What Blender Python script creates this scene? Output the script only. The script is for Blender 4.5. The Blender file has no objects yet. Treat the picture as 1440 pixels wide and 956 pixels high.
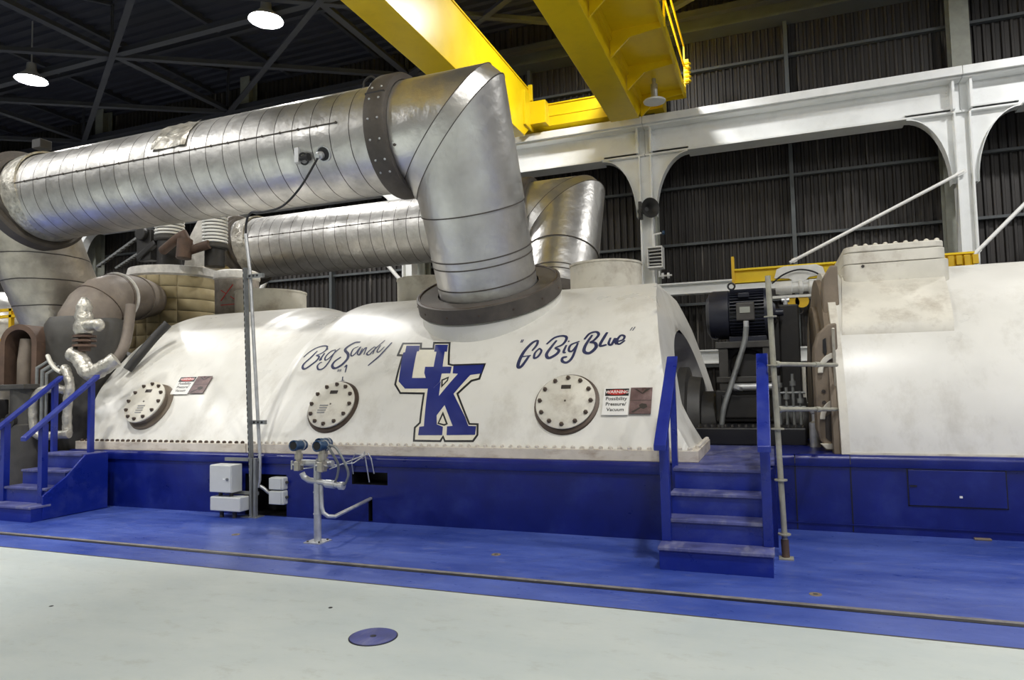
import bpy, bmesh, math, random
from mathutils import Vector, Matrix, geometry
random.seed(7)
PI = math.pi
sc = bpy.context.scene
COL = sc.collection
sin, cos, rad = math.sin, math.cos, math.radians

# ------------------------------------------------------------------ materials
def nodemat(name):
    m = bpy.data.materials.new(name); m.use_nodes = True
    nt = m.node_tree; b = nt.nodes['Principled BSDF']
    return m, nt, b
def N(nt, t, **k):
    n = nt.nodes.new(t)
    for a, v in k.items():
        if a in n.inputs: n.inputs[a].default_value = v
        else: setattr(n, a, v)
    return n
def c4(c): return (c[0], c[1], c[2], 1)
def paint(name, col, rough=.45, metal=0, var=.12, scale=1.2, dirt=None, dirt_amt=.0, dirt_scale=(1, 1, 1), bump=0, bscale=20, rvar=.1, spec=.5, coord='Object', detail=6):
    """painted or bare surface: base colour with cloudy wear and shaped stains"""
    m, nt, b = nodemat(name); L = nt.links.new
    tc = N(nt, 'ShaderNodeTexCoord')
    n1 = N(nt, 'ShaderNodeTexNoise', Scale=scale, Detail=detail, Roughness=.6); L(tc.outputs[coord], n1.inputs['Vector'])
    mr = N(nt, 'ShaderNodeMapRange'); mr.inputs[1].default_value = .3; mr.inputs[2].default_value = .7
    mr.inputs[3].default_value = 1 - var; mr.inputs[4].default_value = 1 + var; L(n1.outputs['Fac'], mr.inputs[0])
    mul = N(nt, 'ShaderNodeMix', data_type='RGBA', blend_type='MULTIPLY'); mul.inputs[0].default_value = 1
    mul.inputs[6].default_value = c4(col)
    L(mr.outputs[0], mul.inputs[7]); out = mul.outputs[2]
    if dirt:
        mp = N(nt, 'ShaderNodeMapping'); mp.inputs['Scale'].default_value = dirt_scale; L(tc.outputs[coord], mp.inputs[0])
        n2 = N(nt, 'ShaderNodeTexNoise', Scale=2.3, Detail=9, Roughness=.7); L(mp.outputs[0], n2.inputs['Vector'])
        r2 = N(nt, 'ShaderNodeMapRange'); r2.inputs[1].default_value = .5; r2.inputs[2].default_value = .78
        r2.inputs[3].default_value = 0; r2.inputs[4].default_value = dirt_amt; L(n2.outputs['Fac'], r2.inputs[0])
        mx = N(nt, 'ShaderNodeMix', data_type='RGBA'); mx.inputs[7].default_value = c4(dirt)
        L(r2.outputs[0], mx.inputs[0]); L(out, mx.inputs[6]); out = mx.outputs[2]
    L(out, b.inputs['Base Color'])
    rr = N(nt, 'ShaderNodeMapRange'); rr.inputs[1].default_value = .3; rr.inputs[2].default_value = .7
    rr.inputs[3].default_value = max(.05, rough - rvar); rr.inputs[4].default_value = min(1, rough + rvar); L(n1.outputs['Fac'], rr.inputs[0])
    L(rr.outputs[0], b.inputs['Roughness'])
    b.inputs['Metallic'].default_value = metal
    b.inputs['Specular IOR Level'].default_value = spec
    if bump:
        n3 = N(nt, 'ShaderNodeTexNoise', Scale=bscale, Detail=4); L(tc.outputs[coord], n3.inputs['Vector'])
        bp = N(nt, 'ShaderNodeBump', Strength=bump, Distance=.02); L(n3.outputs['Fac'], bp.inputs['Height']); L(bp.outputs[0], b.inputs['Normal'])
    return m
M = {}
M['cream'] = paint('cream_paint', (.74, .725, .675), .36, var=.08, scale=.9, dirt=(.33, .29, .22), dirt_amt=.45, dirt_scale=(1.2, .8, .8), bump=.06, bscale=3)
M['cream_end'] = paint('cream_paint_worn', (.66, .63, .55), .5, var=.12, scale=2, dirt=(.25, .19, .13), dirt_amt=.8, dirt_scale=(1, 1, 1))
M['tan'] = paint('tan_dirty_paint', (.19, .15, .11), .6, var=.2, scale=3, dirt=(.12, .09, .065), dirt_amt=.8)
M['flange'] = paint('flange_cream', (.66, .60, .51), .5, var=.12, scale=4, dirt=(.3, .2, .12), dirt_amt=.75, dirt_scale=(2, 2, 6))
M['groove'] = paint('scuffed_grey_strip', (.17, .16, .16), .6, var=.3, scale=6, dirt=(.42, .38, .33), dirt_amt=.6, dirt_scale=(2, 1, 1))
M['bolt_dark'] = paint('bolt_dark_steel', (.09, .065, .05), .5, metal=.4, var=.25, scale=8)
M['bolt_cream'] = paint('bolt_painted', (.62, .57, .5), .5, var=.2, scale=7)
M['blue'] = paint('blue_paint', (.003, .010, .15), .34, var=.22, scale=2.2, dirt=(.03, .05, .22), dirt_amt=.6, dirt_scale=(1, 1, 1), rvar=.08)
M['blue_stair'] = paint('blue_stair_paint', (.005, .018, .23), .34, var=.15, scale=3, dirt=(.10, .13, .35), dirt_amt=.4)
M['blue_tread'] = paint('blue_worn_tread', (.075, .085, .25), .5, var=.35, scale=5, dirt=(.30, .30, .38), dirt_amt=.8, dirt_scale=(3, 1, 1))
M['black'] = paint('black_paint', (.012, .012, .015), .4, var=.2)
M['dark'] = paint('dark_machine', (.018, .017, .017), .55, var=.3, scale=5, dirt=(.06, .05, .04), dirt_amt=.5)
M['dark2'] = paint('grey_machine', (.055, .052, .048), .55, var=.3, scale=4, dirt=(.03, .025, .02), dirt_amt=.6)
M['motor'] = paint('motor_blue_black', (.016, .018, .03), .35, var=.2, scale=4)
M['lag'] = paint('dark_lagging', (.085, .073, .063), .6, metal=.2, var=.25, scale=5, dirt=(.2, .17, .14), dirt_amt=.4, bump=.1, bscale=12)
M['brownpipe'] = paint('brown_lagged_pipe', (.17, .14, .115), .6, metal=.15, var=.22, scale=4, dirt=(.33, .29, .24), dirt_amt=.5, bump=.12, bscale=9)
M['rust'] = paint('rusty_duct', (.095, .058, .042), .7, var=.3, scale=6, dirt=(.2, .12, .07), dirt_amt=.5)
M['yellow'] = paint('crane_yellow', (.86, .62, .006), .33, var=.05, scale=.8, dirt=(.5, .33, .01), dirt_amt=.3, rvar=.05)
M['yellow2'] = paint('rail_yellow', (.72, .45, .01), .4, var=.1)
M['white'] = paint('white_steel', (.87, .885, .88), .35, var=.05, scale=.8, dirt=(.5, .5, .47), dirt_amt=.3)
M['white2'] = paint('white_plain', (.82, .82, .80), .4, var=.03)
M['grey_green'] = paint('grey_green_steel', (.30, .31, .27), .55, var=.2, scale=3)
M['girt'] = paint('girt_grey', (.09, .10, .105), .55, var=.2, scale=2)
M['truss'] = paint('truss_grey', (.055, .058, .072), .6, var=.15, scale=2)
M['galv'] = paint('galvanised_steel', (.55, .56, .57), .42, metal=.6, var=.15, scale=12)
M['galv_dark'] = paint('grey_strut_steel', (.24, .25, .25), .5, metal=.5, var=.2, scale=10)
M['tube'] = paint('weathered_tube', (.33, .32, .26), .55, metal=.2, var=.25, scale=9, dirt=(.2, .15, .1), dirt_amt=.5)
M['box'] = paint('light_grey_enclosure', (.55, .57, .56), .45, var=.06, scale=4)
M['tx_blue'] = paint('transmitter_blue', (.022, .06, .13), .3, var=.15, scale=9)
M['brass'] = paint('dull_steel_fitting', (.45, .42, .36), .38, metal=.7, var=.15, scale=14)
M['foil'] = paint('crumpled_foil_lagging', (.50, .48, .43), .36, metal=.55, var=.35, scale=9, dirt=(.22, .17, .11), dirt_amt=.7, bump=1.0, bscale=13)
M['ink_blue'] = paint('painted_royal_blue', (.006, .016, .17), .4, var=.12, scale=4)
M['ink_navy'] = paint('painted_navy', (.02, .026, .085), .45, var=.1, scale=6)
M['ink_cream'] = paint('painted_ivory', (.74, .70, .58), .4, var=.06, scale=6)
M['ink_black'] = paint('painted_black', (.012, .012, .014), .4, var=.1)
M['ink_red'] = paint('sign_red', (.5, .02, .02), .4, var=.05)
M['sign_white'] = paint('sign_white', (.8, .79, .76), .35, var=.03)
M['photo'] = paint('sign_photo_panel', (.14, .085, .085), .35, var=.3, scale=7, dirt=(.36, .25, .22), dirt_amt=.8, dirt_scale=(2, 2, 2))
M['grey_label'] = paint('grey_label', (.25, .25, .25), .5, var=.1)
M['plate'] = paint('dark_nameplate', (.05, .042, .038), .4, metal=.3, var=.2)
M['hoistwhite'] = paint('hoist_off_white', (.72, .72, .69), .35, var=.1, scale=5)
M['pipewhite'] = paint('steel_white_pipe', (.6, .58, .52), .45, metal=.2, var=.15, scale=6)
M['horn'] = paint('horn_dark_grey', (.035, .035, .035), .5, var=.2)
M['roomgrey'] = paint('hall_wall_grey', (.26, .26, .26), .7, var=.1, scale=.3)
M['lampbody'] = paint('lamp_housing', (.35, .35, .36), .5, var=.1)

def emissive(name, col, strength):
    m, nt, b = nodemat(name)
    b.inputs['Base Color'].default_value = c4((.8, .8, .8))
    b.inputs['Emission Color'].default_value = c4(col); b.inputs['Emission Strength'].default_value = strength
    return m
M['lens'] = emissive('lit_lamp_lens', (1, .99, .965), 410)

def jacket(name, axis, period, col=(.68, .665, .64), rough=.36, off=0., dirt_amt=.5):
    """aluminium pipe jacket with banded seams at a regular pitch along its axis"""
    m, nt, b = nodemat(name); L = nt.links.new
    tc = N(nt, 'ShaderNodeTexCoord'); sp = N(nt, 'ShaderNodeSeparateXYZ')
    nz = N(nt, 'ShaderNodeTexNoise', Scale=1.6, Detail=3); L(tc.outputs['Object'], nz.inputs['Vector'])
    L(tc.outputs['Object'], sp.inputs[0])
    a = N(nt, 'ShaderNodeMath', operation='MULTIPLY_ADD'); L(nz.outputs['Fac'], a.inputs[0]); a.inputs[1].default_value = .05; L(sp.outputs[axis], a.inputs[2])
    d = N(nt, 'ShaderNodeMath', operation='DIVIDE'); L(a.outputs[0], d.inputs[0]); d.inputs[1].default_value = period
    f = N(nt, 'ShaderNodeMath', operation='FRACT'); L(d.outputs[0], f.inputs[0])
    lt = N(nt, 'ShaderNodeMath', operation='LESS_THAN'); L(f.outputs[0], lt.inputs[0]); lt.inputs[1].default_value = .045 if period < 9 else 0.0
    fl = N(nt, 'ShaderNodeMath', operation='FLOOR'); L(d.outputs[0], fl.inputs[0])
    wn = N(nt, 'ShaderNodeTexWhiteNoise', noise_dimensions='1D'); L(fl.outputs[0], wn.inputs['W'])
    n2 = N(nt, 'ShaderNodeTexNoise', Scale=2.2 if period < 9 else 1.1, Detail=8 if period < 9 else 4, Roughness=.62); L(tc.outputs['Object'], n2.inputs['Vector'])
    v = N(nt, 'ShaderNodeMapRange'); v.inputs[1].default_value = .3; v.inputs[2].default_value = .72; v.inputs[3].default_value = 1.12; v.inputs[4].default_value = 1 - dirt_amt * .7; L(n2.outputs['Fac'], v.inputs[0])
    wv = N(nt, 'ShaderNodeMath', operation='MULTIPLY_ADD'); L(wn.outputs['Value'], wv.inputs[0]); wv.inputs[1].default_value = .16; wv.inputs[2].default_value = .92
    vv = N(nt, 'ShaderNodeMath', operation='MULTIPLY'); L(v.outputs[0], vv.inputs[0]); L(wv.outputs[0], vv.inputs[1])
    mul = N(nt, 'ShaderNodeMix', data_type='RGBA', blend_type='MULTIPLY'); mul.inputs[0].default_value = 1; mul.inputs[6].default_value = c4(col); L(vv.outputs[0], mul.inputs[7])
    mx = N(nt, 'ShaderNodeMix', data_type='RGBA'); L(lt.outputs[0], mx.inputs[0]); L(mul.outputs[2], mx.inputs[6]); mx.inputs[7].default_value = c4((.10, .09, .085))
    L(mx.outputs[2], b.inputs['Base Color']); b.inputs['Metallic'].default_value = .92
    r = N(nt, 'ShaderNodeMapRange'); r.inputs[1].default_value = .3; r.inputs[2].default_value = .72; r.inputs[3].default_value = rough - .07; r.inputs[4].default_value = rough + .22; L(n2.outputs['Fac'], r.inputs[0]); L(r.outputs[0], b.inputs['Roughness'])
    n3 = N(nt, 'ShaderNodeTexNoise', Scale=4.5, Detail=4); L(tc.outputs['Object'], n3.inputs['Vector'])
    s1 = N(nt, 'ShaderNodeMath', operation='MULTIPLY_ADD'); L(lt.outputs[0], s1.inputs[0]); s1.inputs[1].default_value = -.25; L(n3.outputs['Fac'], s1.inputs[2])
    bp = N(nt, 'ShaderNodeBump', Strength=.5, Distance=.03); L(s1.outputs[0], bp.inputs['Height']); L(bp.outputs[0], b.inputs['Normal'])
    return m
M['jacket'] = jacket('aluminium_jacket_banded', 'X', .285)
M['jacket_plain'] = jacket('aluminium_jacket_plain', 'Z', 99, rough=.33, dirt_amt=.35)
M['jacket_z'] = jacket('aluminium_jacket_dull', 'Z', .42, col=(.50, .455, .39), rough=.36)

def quilt():
    m, nt, b = nodemat('yellow_quilted_blanket'); L = nt.links.new
    tc = N(nt, 'ShaderNodeTexCoord'); sp = N(nt, 'ShaderNodeSeparateXYZ'); L(tc.outputs['Object'], sp.inputs[0])
    hs = []
    for ax, per in (('X', .24), ('Z', .24)):
        d = N(nt, 'ShaderNodeMath', operation='MULTIPLY'); L(sp.outputs[ax], d.inputs[0]); d.inputs[1].default_value = PI / per
        s = N(nt, 'ShaderNodeMath', operation='SINE'); L(d.outputs[0], s.inputs[0])
        a = N(nt, 'ShaderNodeMath', operation='ABSOLUTE'); L(s.outputs[0], a.inputs[0])
        p = N(nt, 'ShaderNodeMath', operation='POWER'); L(a.outputs[0], p.inputs[0]); p.inputs[1].default_value = .4; hs.append(p)
    m1 = N(nt, 'ShaderNodeMath', operation='MULTIPLY'); L(hs[0].outputs[0], m1.inputs[0]); L(hs[1].outputs[0], m1.inputs[1])
    nz = N(nt, 'ShaderNodeTexNoise', Scale=6, Detail=6); L(tc.outputs['Object'], nz.inputs['Vector'])
    mx = N(nt, 'ShaderNodeMix', data_type='RGBA'); L(nz.outputs['Fac'], mx.inputs[0]); mx.inputs[6].default_value = c4((.50, .42, .25)); mx.inputs[7].default_value = c4((.28, .225, .12))
    L(mx.outputs[2], b.inputs['Base Color']); b.inputs['Roughness'].default_value = .8
    bp = N(nt, 'ShaderNodeBump', Strength=.9, Distance=.06); L(m1.outputs[0], bp.inputs['Height']); L(bp.outputs[0], b.inputs['Normal'])
    return m
M['quilt'] = quilt()
M['greywrap'] = paint('grey_wrapped_lagging', (.27, .24, .21), .75, var=.3, scale=9, dirt=(.42, .39, .35), dirt_amt=.6, bump=.5, bscale=14)
M['whitewrap'] = paint('white_cloth_band', (.66, .64, .6), .7, var=.2, scale=7, dirt=(.35, .3, .25), dirt_amt=.5, bump=.5, bscale=12)

def floor_mat(name, c1, c2, dirt, rough, amt, streak=(1, 1, 1), coat=.0):
    m, nt, b = nodemat(name); L = nt.links.new
    tc = N(nt, 'ShaderNodeTexCoord'); mp = N(nt, 'ShaderNodeMapping'); mp.inputs['Scale'].default_value = streak; L(tc.outputs['Object'], mp.inputs[0])
    n1 = N(nt, 'ShaderNodeTexNoise', Scale=.9, Detail=8, Roughness=.62); L(mp.outputs[0], n1.inputs['Vector'])
    r1 = N(nt, 'ShaderNodeMapRange'); r1.inputs[1].default_value = .32; r1.inputs[2].default_value = .68; L(n1.outputs['Fac'], r1.inputs[0])
    mx = N(nt, 'ShaderNodeMix', data_type='RGBA'); L(r1.outputs[0], mx.inputs[0]); mx.inputs[6].default_value = c4(c1); mx.inputs[7].default_value = c4(c2)
    n2 = N(nt, 'ShaderNodeTexNoise', Scale=5, Detail=10, Roughness=.75); L(mp.outputs[0], n2.inputs['Vector'])
    r2 = N(nt, 'ShaderNodeMapRange'); r2.inputs[1].default_value = .55; r2.inputs[2].default_value = .8; r2.inputs[4].default_value = amt; L(n2.outputs['Fac'], r2.inputs[0])
    mx2 = N(nt, 'ShaderNodeMix', data_type='RGBA'); L(r2.outputs[0], mx2.inputs[0]); L(mx.outputs[2], mx2.inputs[6]); mx2.inputs[7].default_value = c4(dirt)
    L(mx2.outputs[2], b.inputs['Base Color'])
    r3 = N(nt, 'ShaderNodeMapRange'); r3.inputs[1].default_value = .3; r3.inputs[2].default_value = .7; r3.inputs[3].default_value = rough - .1; r3.inputs[4].default_value = rough + .12; L(n2.outputs['Fac'], r3.inputs[0]); L(r3.outputs[0], b.inputs['Roughness'])
    bp = N(nt, 'ShaderNodeBump', Strength=.08, Distance=.02); L(n2.outputs['Fac'], bp.inputs['Height']); L(bp.outputs[0], b.inputs['Normal'])
    return m
M['floor_white'] = floor_mat('pale_grey_floor_paint', (.47, .525, .52), (.57, .61, .585), (.36, .36, .32), .40, .75, (.7, 1.3, 1))
M['floor_blue'] = floor_mat('blue_floor_paint', (.022, .050, .28), (.085, .135, .46), (.17, .185, .32), .33, .8, (.8, 2.2, 1))

def cladding(name, c1, c2, c3, axis='X'):
    m, nt, b = nodemat(name); L = nt.links.new
    tc = N(nt, 'ShaderNodeTexCoord'); mp = N(nt, 'ShaderNodeMapping'); mp.inputs['Scale'].default_value = (1, 1, .05) ; L(tc.outputs['Object'], mp.inputs[0])
    n1 = N(nt, 'ShaderNodeTexNoise', Scale=3.2, Detail=8, Roughness=.75); L(mp.outputs[0], n1.inputs['Vector'])
    r1 = N(nt, 'ShaderNodeMapRange'); r1.inputs[1].default_value = .35; r1.inputs[2].default_value = .7; L(n1.outputs['Fac'], r1.inputs[0])
    mx = N(nt, 'ShaderNodeMix', data_type='RGBA'); L(r1.outputs[0], mx.inputs[0]); mx.inputs[6].default_value = c4(c1); mx.inputs[7].default_value = c4(c2)
    n2 = N(nt, 'ShaderNodeTexNoise', Scale=9, Detail=3); L(mp.outputs[0], n2.inputs['Vector'])
    r2 = N(nt, 'ShaderNodeMapRange'); r2.inputs[1].default_value = .66; r2.inputs[2].default_value = .72; r2.inputs[4].default_value = .6; L(n2.outputs['Fac'], r2.inputs[0])
    mx2 = N(nt, 'ShaderNodeMix', data_type='RGBA'); L(r2.outputs[0], mx2.inputs[0]); L(mx.outputs[2], mx2.inputs[6]); mx2.inputs[7].default_value = c4(c3)
    L(mx2.outputs[2], b.inputs['Base Color']); b.inputs['Roughness'].default_value = .6
    return m
M['clad'] = cladding('dark_corrugated_cladding', (.020, .018, .018), (.062, .055, .050), (.24, .22, .20))
M['roof'] = paint('dark_roof_deck', (.032, .034, .05), .7, var=.15, scale=.5)

# ------------------------------------------------------------------ mesh helpers
class MB:
    XF = None          # placement of the assembly being modelled
    def __init__(s): s.v = []; s.f = []; s.mi = []; s.cur = 0
    def mat(s, i): s.cur = i; return s
    def add(s, vs, fs):
        o = len(s.v); s.v += [tuple(MB.XF(v) if MB.XF else v) for v in vs]
        for f in fs: s.f.append([i + o for i in f]); s.mi.append(s.cur)
        return s
    def box(s, x0, x1, y0, y1, z0, z1):
        v = [(x, y, z) for z in (z0, z1) for y in (y0, y1) for x in (x0, x1)]
        return s.add(v, [(0, 2, 3, 1), (4, 5, 7, 6), (0, 1, 5, 4), (2, 6, 7, 3), (0, 4, 6, 2), (1, 3, 7, 5)])
    def obox(s, p0, p1, w, h, up=(0, 0, 1)):
        """a bar of w x h from p0 to p1"""
        p0, p1 = Vector(p0), Vector(p1); d = (p1 - p0).normalized(); up = Vector(up)
        if abs(d.dot(up)) > .98: up = Vector((0, 1, 0))
        a = d.cross(up).normalized(); b = a.cross(d)
        v = [p + a * (sx * w / 2) + b * (sy * h / 2) for p in (p0, p1) for sx, sy in ((-1, -1), (1, -1), (1, 1), (-1, 1))]
        return s.add(v, [(3, 2, 1, 0), (4, 5, 6, 7), (0, 1, 5, 4), (1, 2, 6, 5), (2, 3, 7, 6), (3, 0, 4, 7)])
    def cyl(s, p0, p1, r0, r1=None, n=24, caps=True):
        r1 = r0 if r1 is None else r1
        return s.tube([p0, p1], [r0, r1], n, caps)
    def tube(s, pts, r, n=16, caps=True):
        """round tube through points; mitred joints"""
        pts = [Vector(p) for p in pts]; k = len(pts)
        rs = r if isinstance(r, (list, tuple)) else [r] * k
        d = [(pts[i + 1] - pts[i]).normalized() for i in range(k - 1)]
        ref = Vector((0, 0, 1)) if abs(d[0].z) < .9 else Vector((0, 1, 0))
        a = d[0].cross(ref).normalized(); rings = []
        dirs = [(a, d[0].cross(a).normalized())]
        for i in range(1, k - 1):
            q = d[i - 1].rotation_difference(d[i]); a = q @ dirs[-1][0]; dirs.append((a, q @ dirs[-1][1]))
        vs = []
        for i in range(k):
            if i == 0 or i == k - 1:
                j = 0 if i == 0 else k - 2
                A, B = dirs[j]; ring = [pts[i] + A * (rs[i] * cos(t)) + B * (rs[i] * sin(t)) for t in [2 * PI * q / n for q in range(n)]]
            else:
                A, B = dirs[i - 1]; nn = (d[i - 1] + d[i]).normalized(); ring = []
                for q in range(n):
                    t = 2 * PI * q / n; o = A * (rs[i] * cos(t)) + B * (rs[i] * sin(t))
                    ring.append(pts[i] + o - d[i - 1] * (o.dot(nn) / d[i - 1].dot(nn)))
            vs += ring
        fs = [(i * n + q, i * n + (q + 1) % n, (i + 1) * n + (q + 1) % n, (i + 1) * n + q) for i in range(k - 1) for q in range(n)]
        if caps: fs += [tuple(reversed(range(n))), tuple(range((k - 1) * n, k * n))]
        return s.add(vs, fs)
    def lathe(s, origin, axis, prof, n=32, close=False):
        """profile of (along axis, radius) turned about an axis"""
        o = Vector(origin); ax = Vector(axis).normalized()
        ref = Vector((0, 0, 1)) if abs(ax.z) < .9 else Vector((0, 1, 0))
        a = ax.cross(ref).normalized(); b = ax.cross(a)
        vs = [o + ax * h + a * (r * cos(2 * PI * q / n)) + b * (r * sin(2 * PI * q / n)) for h, r in prof for q in range(n)]
        k = len(prof); fs = []
        for i in range(k - 1 if not close else k):
            j = (i + 1) % k
            fs += [(i * n + q, i * n + (q + 1) % n, j * n + (q + 1) % n, j * n + q) for q in range(n)]
        return s.add(vs, fs)
    def prism(s, pts, vec):
        """polygon of 3D points pushed along vec"""
        vec = Vector(vec); p = [Vector(q) for q in pts]; n = len(p)
        vs = p + [q + vec for q in p]
        fs = [(i, (i + 1) % n, n + (i + 1) % n, n + i) for i in range(n)]
        fs += [tuple(reversed(range(n))), tuple(range(n, 2 * n))]
        return s.add(vs, fs)
    def torus(s, c, axis, R, r, n=32, m=10):
        return s.lathe(c, axis, [(r * sin(2 * PI * i / m), R + r * cos(2 * PI * i / m)) for i in range(m)], n, True)
    def grid(s, rows):
        nr, nc = len(rows), len(rows[0])
        return s.add([p for r in rows for p in r], [(i * nc + j, i * nc + j + 1, (i + 1) * nc + j + 1, (i + 1) * nc + j) for i in range(nr - 1) for j in range(nc - 1)])
    def mesh(s, name, mats, off=(0, 0, 0), smooth=None):
        me = bpy.data.meshes.new(name); o = Vector(off)
        me.from_pydata([Vector(v) - o for v in s.v], [], s.f)
        for m in (mats if isinstance(mats, (list, tuple)) else [mats]): me.materials.append(m)
        for p, i in zip(me.polygons, s.mi): p.material_index = i
        bm = bmesh.new(); bm.from_mesh(me); bmesh.ops.remove_doubles(bm, verts=bm.verts, dist=1e-5)
        bmesh.ops.recalc_face_normals(bm, faces=bm.faces)
        if smooth is not None:
            for f in bm.faces: f.smooth = True
            for e in bm.edges:
                if len(e.link_faces) == 2 and e.calc_face_angle(0) > rad(smooth): e.smooth = False
        bm.to_mesh(me); bm.free(); me.update()
        return me
    def build(s, name, mats, parent=None, loc=None, smooth=None, bevel=0):
        if parent is None:
            if loc is None:
                xs, ys, zs = zip(*s.v); loc = ((min(xs) + max(xs)) / 2, (min(ys) + max(ys)) / 2, min(zs))
            off = Vector(loc)
        else: off = worldloc(parent)
        o = bpy.data.objects.new(name, s.mesh(name, mats, off, smooth)); COL.objects.link(o)
        if parent is None: o.location = off
        else: o.parent = parent
        if bevel:
            md = o.modifiers.new('edge', 'BEVEL'); md.width = bevel; md.segments = 2; md.limit_method = 'ANGLE'; md.angle_limit = rad(40)
        return o
def worldloc(o):
    v = Vector((0, 0, 0))
    while o is not None: v += o.location; o = o.parent
    return v
def tag(o, label, cat, group=None):
    o['label'] = label; o['category'] = cat
    if group: o['group'] = group
    return o
def thing(name, label, cat, loc, group=None):
    o = bpy.data.objects.new(name, None); COL.objects.link(o); o.location = MB.XF(loc) if MB.XF else loc; o.empty_display_size = .2
    return tag(o, label, cat, group)
def struct(o): o['kind'] = 'structure'; return o
def copy_tree(o, parent=None):
    c = o.copy(); COL.objects.link(c)
    if parent is not None: c.parent = parent
    for ch in list(o.children): copy_tree(ch, c)
    return c
def dup(o, delta, label=None, group=None):
    c = copy_tree(o); c.location = Vector(o.location) + Vector(delta)
    if label: c['label'] = label
    if group: c['group'] = group
    return c
def dup_part(o, delta):
    c = o.copy(); COL.objects.link(c); c.parent = o.parent; c.location = Vector(o.location) + Vector(delta); return c
def smoothpts(pts, k=6):
    """Catmull-Rom through points"""
    P = [Vector(p) for p in pts]; P = [2 * P[0] - P[1]] + P + [2 * P[-1] - P[-2]]; out = []
    for i in range(1, len(P) - 2):
        a, b, c, d = P[i - 1:i + 3]
        for j in range(k):
            t = j / k; out.append(.5 * (2 * b + (c - a) * t + (2 * a - 5 * b + 4 * c - d) * t * t + (3 * b - a - 3 * c + d) * t ** 3))
    out.append(P[-2]); return out
def lerp_tab(tab, z):
    if z <= tab[0][0]: return tab[0][1]
    for (a, b), (c, d) in zip(tab, tab[1:]):
        if z <= c: return b + (d - b) * (z - a) / (c - a)
    return tab[-1][1]

# ------------------------------------------------------------------ camera
f, yaw, pitch, roll = 957.26, -.36515, .06059, -.02127
cy, sy = cos(yaw), sin(yaw)
fw = Vector((sy * cos(pitch), cy * cos(pitch), sin(pitch))); r0 = Vector((cy, -sy, 0)); u0 = r0.cross(fw)
rt = r0 * cos(roll) + u0 * sin(roll); up = -r0 * sin(roll) + u0 * cos(roll)
cam = bpy.data.cameras.new('camera'); co = bpy.data.objects.new('camera', cam); COL.objects.link(co)
mat = Matrix((rt, up, -fw)).transposed().to_4x4(); mat.translation = (0, 0, 1.6); co.matrix_world = mat
cam.sensor_width = 36; cam.lens = f / 1440 * 36; cam.clip_start = .05; cam.clip_end = 200
sc.camera = co

# ================================================================== THE HALL
def plane(name, pts, m, loc=(0, 0, 0)):
    mb = MB(); mb.add(pts, [tuple(range(len(pts)))]); return struct(mb.build(name, m, None, loc))
X0, X1, Y0, Y1, ZC = -36, 15, -14, 19.3, 12.6
plane('floor', [(X0, Y0, 0), (X1, Y0, 0), (X1, 4.8, 0), (X0, 4.8, 0)], M['floor_white'])
plane('floor', [(X0, 4.8, 0), (X1, 4.8, 0), (X1, 8.6, 0), (X0, 8.6, 0)], M['floor_blue'])
plane('floor', [(X0, 8.6, 0), (X1, 8.6, 0), (X1, Y1, 0), (X0, Y1, 0)], M['dark2'])
mb = MB(); mb.box(X0, X1, 5.235, 5.285, 0, .005); mb.mat(1).box(X0, X1, 5.19, 5.235, 0, .003)
struct(mb.build('trim_1', [M['groove'], M['black']], None, (0, 5.23, 0)))
mb = MB(); mb.box(X0, X1, 4.785, 4.80, 0, .002)
struct(mb.build('trim_2', M['dark2'], None, (0, 4.79, 0)))
# corrugated back wall
mb = MB(); rows = []; per = .19; x = X0; prof = []
while x < X1:
    prof += [(x, 0), (x + .05, 0), (x + .075, .06), (x + .125, .06), (x + .15, 0)]; x += per
rows = [[(px, Y1 - d, z) for px, d in prof] for z in (0, ZC)]
mb.grid(rows); wb = struct(mb.build('wall_back', M['clad'], None, (0, Y1, 0)))
for nm, pts in (('wall_left', [(X0, Y0, 0), (X0, Y1, 0), (X0, Y1, ZC), (X0, Y0, ZC)]), ('wall_right', [(X1, Y1, 0), (X1, Y0, 0), (X1, Y0, ZC), (X1, Y1, ZC)]),
                ('wall_front', [(X1, Y0, 0), (X0, Y0, 0), (X0, Y0, ZC), (X1, Y0, ZC)])):
    plane(nm, pts, M['roomgrey'])
mb = MB(); prof = []; y = Y0                     # ribbed roof deck, ribs along X
while y < Y1:
    prof += [(y, 0), (y + .1, 0), (y + .14, .07), (y + .24, .07), (y + .28, 0)]; y += .38
mb.grid([[(xx, py, ZC - d) for py, d in prof] for xx in (X0, X1)]); struct(mb.build('ceiling', M['roof'], None, (0, 0, ZC)))

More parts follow.
